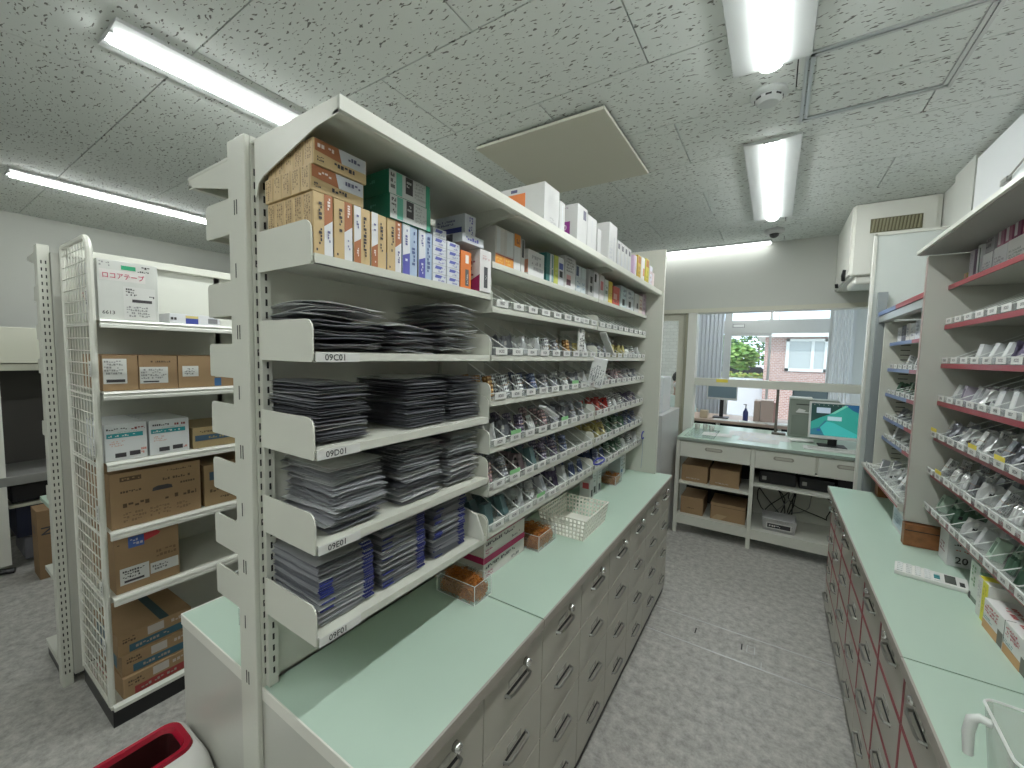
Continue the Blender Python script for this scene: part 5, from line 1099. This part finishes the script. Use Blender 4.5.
mb.add([(-.152, -.0064, .026), (-.152, -.0064, .07), (-.10, -.0064, .09), (-.06, -.0064, .15), (-.03, -.0064, .13), (-.05, -.0064, .026)], [(0, 1, 2, 3, 4, 5)], em((.03, .16, .22)), T)
mb.add([(-.06, -.0066, .026), (-.09, -.0066, .09), (-.05, -.0066, .14), (.0, -.0066, .13), (.152, -.0066, .05), (.152, -.0066, .026)], [(0, 1, 2, 3, 4, 5)], em((.05, .42, .40)), T)
mb.add([(.06, -.0066, .282), (.152, -.0066, .282), (.152, -.0066, .22), (.11, -.0066, .24)], [(0, 1, 2, 3)], em((.02, .10, .22)), T)
sq(-.118, -.028, .205, .25, em((.42, .52, .62)), .003); sq(-.045, .045, .150, .182, em((.38, .58, .62)), .003)
sq(-.11, -.09, .06, .075, em((.02, .08, .35)), .003)
for k in range(8): sq(-.135+k*.03, -.13+k*.03, .268, .273, em((.5, .45, .4)), .003)
obj('screen', mb, mo)
tw = thing('computer_tower', 'grey-green desktop machine with a paper slot behind the teal monitor', 'computer', (.31, 4.55, .8625))
TG = mat('grey green plastic', (.27, .30, .26), .5)
obj('case', MB().bbox(-.17, .19, -.08, .12, 0, .345, TG, .006), tw); obj('front', MB().box(-.15, .10, -.083, -.08, .02, .20, mat('darker front', (.20, .23, .20), .5)).box(-.12, .0, -.084, -.08, .295, .302, DARK), tw)
mb = MB().box(-.12, .10, -.10, -.08, .225, .232, CARD).prism([(-.12, .232), (-.06, .232), (-.05, .25), (-.10, .262)], -.1, -.09, CARD); obj('paper', mb, tw)
obj('top_plate', MB().box(-.17, .0, -.08, .12, .345, .356, CARD), tw)
kb = thing('keyboard', 'white keyboard in front of the teal monitor', 'keyboard', (.43, 3.965, .8625), .02)
obj('tray', MB().bbox(-.20, .20, -.075, .055, 0, .012, MW, .004), kb); mb = MB(); KY = mat('key cap grey', (.56, .55, .53), .5)
for r in range(5):
    for c in range(15): mb.box(-.17+c*.0225, -.15+c*.0225, -.055+r*.02, -.038+r*.02, .012, .0165, KY)
obj('key_block', mb, kb)
t = thing('mouse', 'white mouse-like handset beside the keyboard', 'mouse', (.225, 4.22, .8625), .3); smoothflat(obj('shell', MB().bbox(-.09, .09, -.03, .03, 0, .028, MW, .012), t), 60)
t = thing('thin_pole', 'thin dark grey pole standing on the far desk', 'pole', (.045, 4.50, .8625)); obj('rod', MB().bbox(-.011, .011, -.008, .008, 0, .465, mat('dark grey steel', (.14, .13, .11), .5), .002).bbox(-.03, .08, -.03, .03, 0, .02, mat('dark grey steel', (.14, .13, .11)), .003), t)
for i, (x, y, rz_, a, b) in enumerate(((-.12, 4.33, .05, .20, .14), (-.07, 4.16, -.06, .15, .21), (.03, 4.28, .1, .12, .16), (-.40, 4.10, .03, .12, .09))):
    mb = MB().box(-a, a, -b, b, .0006*i, .0006*i+.0004, CARD); lines_on(mb, (-a*.8, -b*.8, .0006*i+.0008), (1, 0, 0), (0, 1, 0), a*1.2, b*1.6, 4, mat('grey ink', (.62, .64, .67)), random.Random(i)) if i != 3 else None
    tag(obj('paper_sheet', mb, loc=(x, y, .8626), rot=(0, 0, rz_)), 'white paper sheet on the far desk, %s' % ('back one by the pole', 'front one', 'rightmost one', 'left one on the glass mat')[i], 'paper')
mb = MB().box(-.24, .0, -.25, .25, 0, .002, acrylic('desk mat', (.6, .75, .68), .3)).box(-.004, .0, -.25, .25, .002, .003, mat('green edge', (.05, .16, .10))); tag(obj('desk_mat', mb, loc=(-.40, 4.1, .8625)), 'clear desk mat at the left end of the far desk', 'mat')
for i, (x, y) in enumerate(((-.60, 4.32), (-.53, 4.34), (-.47, 4.30))):
    t = thing('small_cup', 'small clear cup, %s in the row at the desk corner' % ORD[i], 'cup', (x, y, .8625)); obj('body', MB().lathe([(.02, 0), (.026, .05), (.024, .05), (.018, .004)], MILKY, 12), t); obj('content', MB().lathe([(.017, .005), (.02, .03)], mat('beige', (.5, .45, .38)), 10), t)
# steel cabinet and plastic drawers beyond the rack
t = thing('steel_cabinet', 'light grey steel cabinet behind the rack end panel', 'cabinet', (-.90, 3.7, 0)); GC = mat('light grey steel', (.50, .50, .50), .4)
obj('body', MB().bbox(-.2, .175, -.35, .35, .02, 1.09, GC, .004), t)
for i in range(3): obj('drawer', MB().bbox(-.19, .165, -.357, -.35, .05+i*.345, .38+i*.345, GC, .003), t); obj('handle', MB().box(-.05, .05, -.372, -.357, .30+i*.345, .315+i*.345, BLACK), t)
t = thing('drawer_tower', 'stack of translucent plastic drawers on the steel cabinet', 'drawers', (-.89, 3.65, 1.091)); obj('frame', MB().bbox(-.13, .13, -.15, .15, 0, .30, mat('frosted plastic', (.62, .66, .68), .3), .008), t)
for i in range(4): obj('drawer', MB().bbox(-.12, .12, -.157, -.150, .008+i*.073, .072+i*.073, mat('frosted plastic drawer', (.72, .75, .77), .25), .003), t)

# ================================================================= RECEPTION BEYOND THE OPENING
RW = mat('reception wall', (.62, .63, .60), .6)
struct('wall_reception_left', MB().box(-4.1, -4.0, YF+.12, 6.6, 0, 2.7, RW)); struct('wall_reception_right', MB().box(1.5, 1.6, YF+.12, 6.6, 0, 2.7, RW)); struct('ceiling_reception', MB().box(-4.1, 1.6, YF+.12, 6.75, 2.6, 2.7, WALL))
def block_mat():
    m = bpy.data.materials.new('pale block wall'); m.use_nodes = True; nt = m.node_tree; b = nt.nodes['Principled BSDF']
    tc = nt.nodes.new('ShaderNodeTexCoord'); mp = nt.nodes.new('ShaderNodeMapping'); mp.inputs['Rotation'].default_value = (math.pi/2, 0, 0)
    br_ = nt.nodes.new('ShaderNodeTexBrick'); br_.inputs['Scale'].default_value = 5; br_.inputs['Color1'].default_value = (.66, .67, .62, 1); br_.inputs['Color2'].default_value = (.60, .61, .56, 1); br_.inputs['Mortar'].default_value = (.48, .49, .46, 1); br_.inputs['Mortar Size'].default_value = .012
    nt.links.new(tc.outputs['Object'], mp.inputs[0]); nt.links.new(mp.outputs[0], br_.inputs[0]); nt.links.new(br_.outputs[0], b.inputs['Base Color']); b.inputs['Roughness'].default_value = .7; return m
def brick_mat():
    m = bpy.data.materials.new('pink brick'); m.use_nodes = True; nt = m.node_tree; b = nt.nodes['Principled BSDF']
    tc = nt.nodes.new('ShaderNodeTexCoord'); mp = nt.nodes.new('ShaderNodeMapping'); mp.inputs['Rotation'].default_value = (math.pi/2, 0, 0)
    br_ = nt.nodes.new('ShaderNodeTexBrick'); br_.inputs['Scale'].default_value = 6; br_.inputs['Color1'].default_value = (.42, .24, .19, 1); br_.inputs['Color2'].default_value = (.34, .18, .15, 1); br_.inputs['Mortar'].default_value = (.6, .55, .5, 1)
    nt.links.new(tc.outputs['Object'], mp.inputs[0]); nt.links.new(mp.outputs[0], br_.inputs[0]); nt.links.new(br_.outputs[0], b.inputs['Base Color']); b.inputs['Roughness'].default_value = .8; return m
YW = 6.5
mb = MB(); mb.box(-4.0, -1.02, YW, YW+.12, 0, 2.6, block_mat()); mb.box(.82, 1.5, YW, YW+.12, 0, 2.6, WALL); mb.box(-1.02, .82, YW, YW+.12, 2.42, 2.6, WALL); struct('wall_reception_far', mb)
AF = mat('silver window frame', (.52, .52, .50), .4, .2)
mb = MB()
mb.box(-1.02, .82, YW, YW+.06, 1.915, 2.09, AF)                       # door header
for x, w_ in ((-1.02, .05), (-.62, .09), (-.08, .03), (.56, .04), (.78, .04)): mb.box(x, x+w_, YW+.01, YW+.05, 0, 2.42, AF)
mb.box(-1.02, .82, YW+.01, YW+.05, 2.38, 2.42, AF); mb.box(.02, .03, YW+.01, YW+.05, 2.09, 2.4, AF)
mb.box(-.53, -.08, YW+.01, YW+.05, 1.88, 1.915, AF); mb.box(-1.02, .82, YW+.01, YW+.05, 0, .12, AF)
wn = struct('window_1', mb)
obj('pane', MB().box(-.05, .56, YW+.028, YW+.032, .12, 1.9, GLASS), wn); obj('pane', MB().box(-1.0, .80, YW+.028, YW+.032, 2.09, 2.38, GLASS), wn); obj('pane', MB().box(-.53, -.08, YW+.028, YW+.032, .12, 1.33, GLASS), wn)
obj('sign_plate', MB().box(-.52, -.37, YW-.008, YW, 1.995, 2.045, mat('dark plate edge', (.2, .2, .2))).box(-.51, -.38, YW-.010, YW-.008, 2.002, 2.038, CARD), wn)
def drape(name, label, x0, x1, z0, z1, y, m, n=10):
    mb = MB(); pts = [(x0+(x1-x0)*i/(n*3), y+.012*math.sin(i*2*math.pi/3)) for i in range(n*3+1)]
    vs = [(a, b, z0) for a, b in pts]+[(a, b, z1) for a, b in pts]; k = len(pts)
    mb.add(vs, [(i, i+1, k+i+1, k+i) for i in range(k-1)], m); mb.add([(a, b+.003, c) for a, b, c in vs], [(i+k, k+i+1, i+1, i) for i in range(k-1)], m)
    return tag(obj(name, mb), label, 'curtain')
drape('curtain', 'pale grey gathered curtain left of the reception window', -.98, -.62, .02, 2.38, YW-.06, mat('pale curtain', (.50, .52, .55), .8), 7)
drape('curtain', 'white blind strip right of the reception window', .585, .78, .02, 2.38, YW-.06, mat('white blind', (.66, .67, .66), .8), 6)
# reception counter with monitors and small things
rc = thing('reception_counter', 'long wooden reception counter seen beyond the opening', 'counter', (-.15, 5.15, 0)); PW = mat('pinkish wood laminate', (.50, .38, .31), .45, noise=.1, nscale=8)
obj('top', MB().bbox(-.68, .72, -.15, .45, .845, .875, PW, .003), rc); obj('front_case', MB().box(-.66, .70, .0, .4, .1, .845, DARK), rc)  # dark block stands for the shaded openings below the counter top
for x in (-.66, -.36, .22, .68): obj('upright', MB().box(x, x+.03, -.13, .0, 0, .845, WHITEP), rc)
obj('low_board', MB().box(-.66, .70, -.12, -.10, .1, .70, WHITEP), rc)
m2 = thing('monitor', 'grey-blue blank monitor on the reception counter at left', 'monitor', (-.485, 5.22, .8755)); SB = mat('blank screen', (.20, .27, .32), .25)
obj('bezel', MB().bbox(-.155, .155, 0, .03, .21, .43, MW, .004), m2); obj('screen', MB().box(-.145, .145, -.002, 0, .235, .42, SB), m2); obj('stand', MB().bbox(-.08, .08, -.05, .1, 0, .012, BLACK, .003).box(-.02, .02, .03, .05, .012, .22, BLACK), m2)
m3 = thing('monitor', 'dark blank monitor on the reception counter behind the computer tower', 'monitor', (.33, 5.22, .8755)); obj('bezel', MB().bbox(-.15, .15, 0, .03, .24, .43, mat('dark bezel', (.10, .12, .13), .4), .004), m3); obj('screen', MB().box(-.14, .14, -.002, 0, .25, .42, mat('dark screen', (.14, .18, .19), .3)), m3); obj('stand', MB().box(-.06, .06, -.04, .1, 0, .012, BLACK).box(-.02, .02, .02, .04, .012, .25, BLACK), m3)
t = thing('pump_bottle', 'dark blue pump bottle on the reception counter', 'bottle', (-.235, 5.15, .8755)); smoothflat(obj('body', MB().lathe([(.024, 0), (.026, .01), (.026, .10), (.012, .125), (.012, .14)], mat('dark blue plastic', (.02, .03, .14), .3), 14), t)); obj('pump', MB().lathe([(.005, .14), (.005, .175), (.009, .175), (.009, .185)], BLACK, 8).box(-.025, .005, -.004, .004, .178, .186, BLACK), t)
for i, (x0, x1, h, c) in enumerate(((-.16, -.10, .23, (.42, .32, .27)), (-.095, .02, .24, (.50, .38, .33)), (.022, .045, .225, (.52, .30, .28)))):
    tag(obj('document_file', MB().bbox(x0, x1, 5.15, 5.38, .8755, .8755+h, cm(c), .002)), 'pink-brown upright file, %s from the left on the reception counter' % ORD[i], 'file', 'files on the reception counter')
tag(obj('tissue_box', MB().bbox(-.69, -.61, 5.1, 5.2, .8755, .96, cm((.60, .50, .36)), .003)), 'beige box at the left end of the reception counter', 'box')
for i in range(3): tag(obj('paper_sheet', MB().box(-.12, .12, -.08, .08, 0, .001+.004*i, CARD), loc=(-.42+.25*i, 5.09, .8757), rot=(0, 0, .15*i)), 'loose papers on the reception counter, %s pile' % ORD[i], 'paper')
fixture('ceiling light in the reception room', -.3, 5.0, 6.2); fixture('ceiling light in the left part of the reception room', -2.2, 5.0, 6.2)  # both lamps added out of view to brighten the reception
# seated masked person in the waiting area
def skin(name, pts, edges, radii, m, parent=None, sub=2):
    me = bpy.data.meshes.new(name); me.from_pydata(pts, edges, []); me.materials.append(m)
    o = bpy.data.objects.new(name, me); COL.objects.link(o)
    s = o.modifiers.new('skin', 'SKIN'); sv = me.skin_vertices
    if not sv: 
        bm = bmesh.new(); bm.from_mesh(me); bm.verts.layers.skin.verify(); bm.to_mesh(me); bm.free(); sv = me.skin_vertices
    for i, r in enumerate(radii): sv[0].data[i].radius = r if isinstance(r, tuple) else (r, r)
    sv[0].data[0].use_root = True; s.use_smooth_shade = True
    ss = o.modifiers.new('sub', 'SUBSURF'); ss.levels = sub; ss.render_levels = sub
    if parent: o.parent = parent
    return o
SK = mat('skin', (.55, .36, .27), .5); HAIR = mat('dark hair', (.02, .017, .015), .5); SH = mat('pale mint shirt', (.55, .64, .60), .7); TR_ = mat('dark trousers', (.03, .03, .04), .7)
PX, PY = -1.11, 6.02
def pp(x, y, z): return (x, y, z)
P_ = [pp(0, 0, .52), pp(0, .01, .72), pp(0, .02, .94), pp(0, .02, 1.04), pp(0, 0, 1.10), pp(0, -.01, 1.18), pp(0, -.01, 1.26),
      pp(.16, .02, .98), pp(.22, -.02, .74), pp(.15, -.22, .64), pp(-.16, .02, .98), pp(-.22, -.02, .74), pp(-.15, -.22, .64),
      pp(.10, -.02, .50), pp(.13, -.42, .50), pp(.13, -.44, .10), pp(-.10, -.02, .50), pp(-.13, -.42, .50), pp(-.13, -.44, .10)]
Ed = [(0, 1), (1, 2), (2, 3), (3, 4), (4, 5), (5, 6), (2, 7), (7, 8), (8, 9), (2, 10), (10, 11), (11, 12), (0, 13), (13, 14), (14, 15), (0, 16), (16, 17), (17, 18)]
Rd = [(.15, .11), (.14, .10), (.16, .10), (.06, .06), (.05, .055), (.075, .09), (.07, .085), .055, .042, .032, .055, .042, .032, .085, .062, .04, .085, .062, .04]
body = skin('person', P_, Ed, Rd, SK); body.location = (PX, PY, 0)
tag(body, 'seated person in a pale shirt and white face mask, seen through the doorway', 'person')
sh = skin('shirt', [P_[i] for i in (0, 1, 2, 3, 7, 8, 10, 11)], [(0, 1), (1, 2), (2, 3), (2, 4), (4, 5), (2, 6), (6, 7)], [(.165, .125), (.155, .115), (.172, .112), (.062, .062), .068, .056, .068, .056], SH, body)
tr_ = skin('trousers', [P_[i] for i in (0, 13, 14, 15, 16, 17, 18)], [(0, 1), (1, 2), (2, 3), (0, 4), (4, 5), (5, 6)], [(.155, .12), .098, .075, .055, .098, .075, .055], TR_, body)
def ico(r, sx, sy, sz, m, M=None, sub=2):
    bm = bmesh.new(); bmesh.ops.create_icosphere(bm, subdivisions=sub, radius=r)
    for v in bm.verts: v.co = Vector((v.co.x*sx, v.co.y*sy, v.co.z*sz))
    mb = MB(); mb.bm(bm, m, M); return mb
hm = ico(.095, .92, 1.05, 1.0, HAIR); hm.v = [(x, y if y > -.045 or z > .035 else -.045, max(z, -.045)) for x, y, z in hm.v]
obj('hair', hm, body, loc=(0, .012, 1.285), smooth=True); obj('face_mask', ico(.05, 1.1, .5, .85, CARD), body, loc=(0, -.075, 1.185), smooth=True)
mb = MB()
for s in (-1, 1): mb.box(s*.03-.012, s*.03+.012, -.094, -.088, 1.238, 1.246, HAIR)
obj('eyes', mb, body)
for s in (-1, 1):
    for f in range(5):
        hb = skin('finger', [(s*.15+(f-2)*.014, -.22, .63), (s*.15+(f-2)*.016, -.27, .63-.004*f), (s*.15+(f-2)*.017, -.295-.006*(f % 3), .61)], [(0, 1), (1, 2)], [.012, .008, .007], SK, body, 1)
t = thing('chair', 'waiting room chair under the seated person', 'chair', (PX, PY+.02, 0)); CB = mat('beige vinyl', (.45, .38, .30), .5)
obj('seat', MB().bbox(-.24, .24, -.26, .22, .38, .43, CB, .01), t); obj('backrest', MB().bbox(-.24, .24, .17, .22, .5, .85, CB, .01), t)
for a in (-.22, .2):
    for b in (-.24, .18): obj('leg', MB().box(a, a+.02, b, b+.02, 0, .38, CHROME), t)
# ================================================================= OUTDOORS
struct('ground', MB().box(-30, 30, 6.63, 60, -.2, -.05, mat('pale paving', (.45, .45, .43), .8, noise=.1, nscale=2)))
b_ = thing('brick_building', 'pink brick building with white windows across the yard', 'building', (2.2, 12, 0)); BK = brick_mat()
obj('wall', MB().box(-2.42, 3.5, 0, 3, -.05, 2.12, BK), b_); obj('eave', MB().box(-2.6, 3.6, -.3, 3.2, 2.12, 2.55, WHITEP), b_)
for x in (-1.98, -.2, 1.6):
    f = obj('window', MB().box(x, x+.07, -.04, 0, 1.30, 2.08, WHITEP).box(x+.75, x+.82, -.04, 0, 1.30, 2.08, WHITEP).box(x, x+.82, -.04, 0, 1.30, 1.37, WHITEP).box(x, x+.82, -.04, 0, 2.02, 2.08, WHITEP).box(x+.50, x+.56, -.035, 0, 1.3, 2.05, WHITEP), b_); obj('pane', MB().box(x+.07, x+.75, -.015, -.005, 1.37, 2.02, mat('reflecting pane', (.45, .47, .45), .2)), f)
def leaves(mb, c, r, n, cols, rg, s=.09):
    for i in range(n):
        d = Vector((rg.gauss(0, 1), rg.gauss(0, 1), rg.gauss(0, 1))).normalized()*rg.uniform(.55, 1)
        p = Vector(c)+Vector((d.x*r[0], d.y*r[1], d.z*r[2])); M = Matrix.Translation(p) @ Matrix.Rotation(rg.uniform(0, 6), 4, 'Z') @ Matrix.Rotation(rg.uniform(0, 3), 4, 'X')
        mb.add([(-s, 0, 0), (0, -s*.5, .01), (s, 0, 0), (0, s*.5, .01)], [(0, 1, 2, 3)], rg.choice(cols), M)
LG = [mat('leaf green', (.16, .32, .07), .6), mat('light leaf green', (.30, .45, .12), .6), mat('dark leaf green', (.05, .13, .05), .6)]
rg = random.Random(5)
for i, (x, y, z, r, cols, lab) in enumerate(((-1.62, 17.5, 1.85, (.62, .6, .62), LG[:2]+LG[2:], 'mid green tree at the left of the reception window'), (-.92, 15.5, 1.62, (.48, .45, .42), LG[:2], 'bright green young tree in the middle of the reception window'), (-.6, 21, 2.2, (1.1, .8, 1.0), LG[2:]+LG[:1], 'dark tree farther off behind the bright green tree'))):
    t = thing('tree', lab, 'tree', (x, y, -.05)); mb = MB(); leaves(mb, (0, 0, z+.05), r, 900, cols, rg, .10); obj('foliage', mb, t, kind='stuff')
    obj('trunk', MB().tube([(0, 0, 0), (.03, 0, z*.5), (0, 0, z)], [.07, .05, .03], mat('bark', (.12, .09, .06), .8), 7), t)
mb = MB()
for k in range(12): leaves(mb, (-3.2+k*.3, 13.5, 1.10), (.2, .15, .10), 60, [mat('yellow green leaf', (.42, .42, .10), .6), LG[1]], rg, .07)
tag(obj('hedge', mb, kind='stuff'), 'low yellow-green hedge under the trees outside', 'hedge')
tag(obj('planter_wall', MB().bbox(-3.5, .4, 13.35, 13.65, -.05, 1.03, mat('pale concrete', (.62, .63, .64), .8), .01)), 'pale low planter wall outside, carrying the yellow-green hedge', 'wall')
cr = thing('car', 'white parked car beyond the trees', 'car', (-1.15, 19.2, -.05)); mb = MB(); mb.prism([(-1.9, .35), (-1.9, .85), (-1.2, .95), (-.7, 1.4), (.8, 1.4), (1.3, .95), (1.9, .85), (1.9, .35)], -.8, .8, cm((.75, .76, .78), .2)); obj('body', mb, cr); obj('windows', MB().prism([(-1.05, .97), (-.65, 1.33), (.72, 1.33), (1.12, .97)], -.81, .81, BLACK), cr)
for a in (-1.2, 1.2):
    for b in (-.78, .7): obj('wheel', MB().lathe([(.32, 0), (.32, .1), (.1, .1)], BLACK, 16, Matrix.Translation((a, b, .32)) @ Matrix.Rotation(math.pi/2, 4, 'X')), cr)
# ---------------------------------------------------------------- keep labels short
for o in list(bpy.data.objects):
    if 'label' in o and len(o['label'].split()) > 16: print('LONG', o['label'])
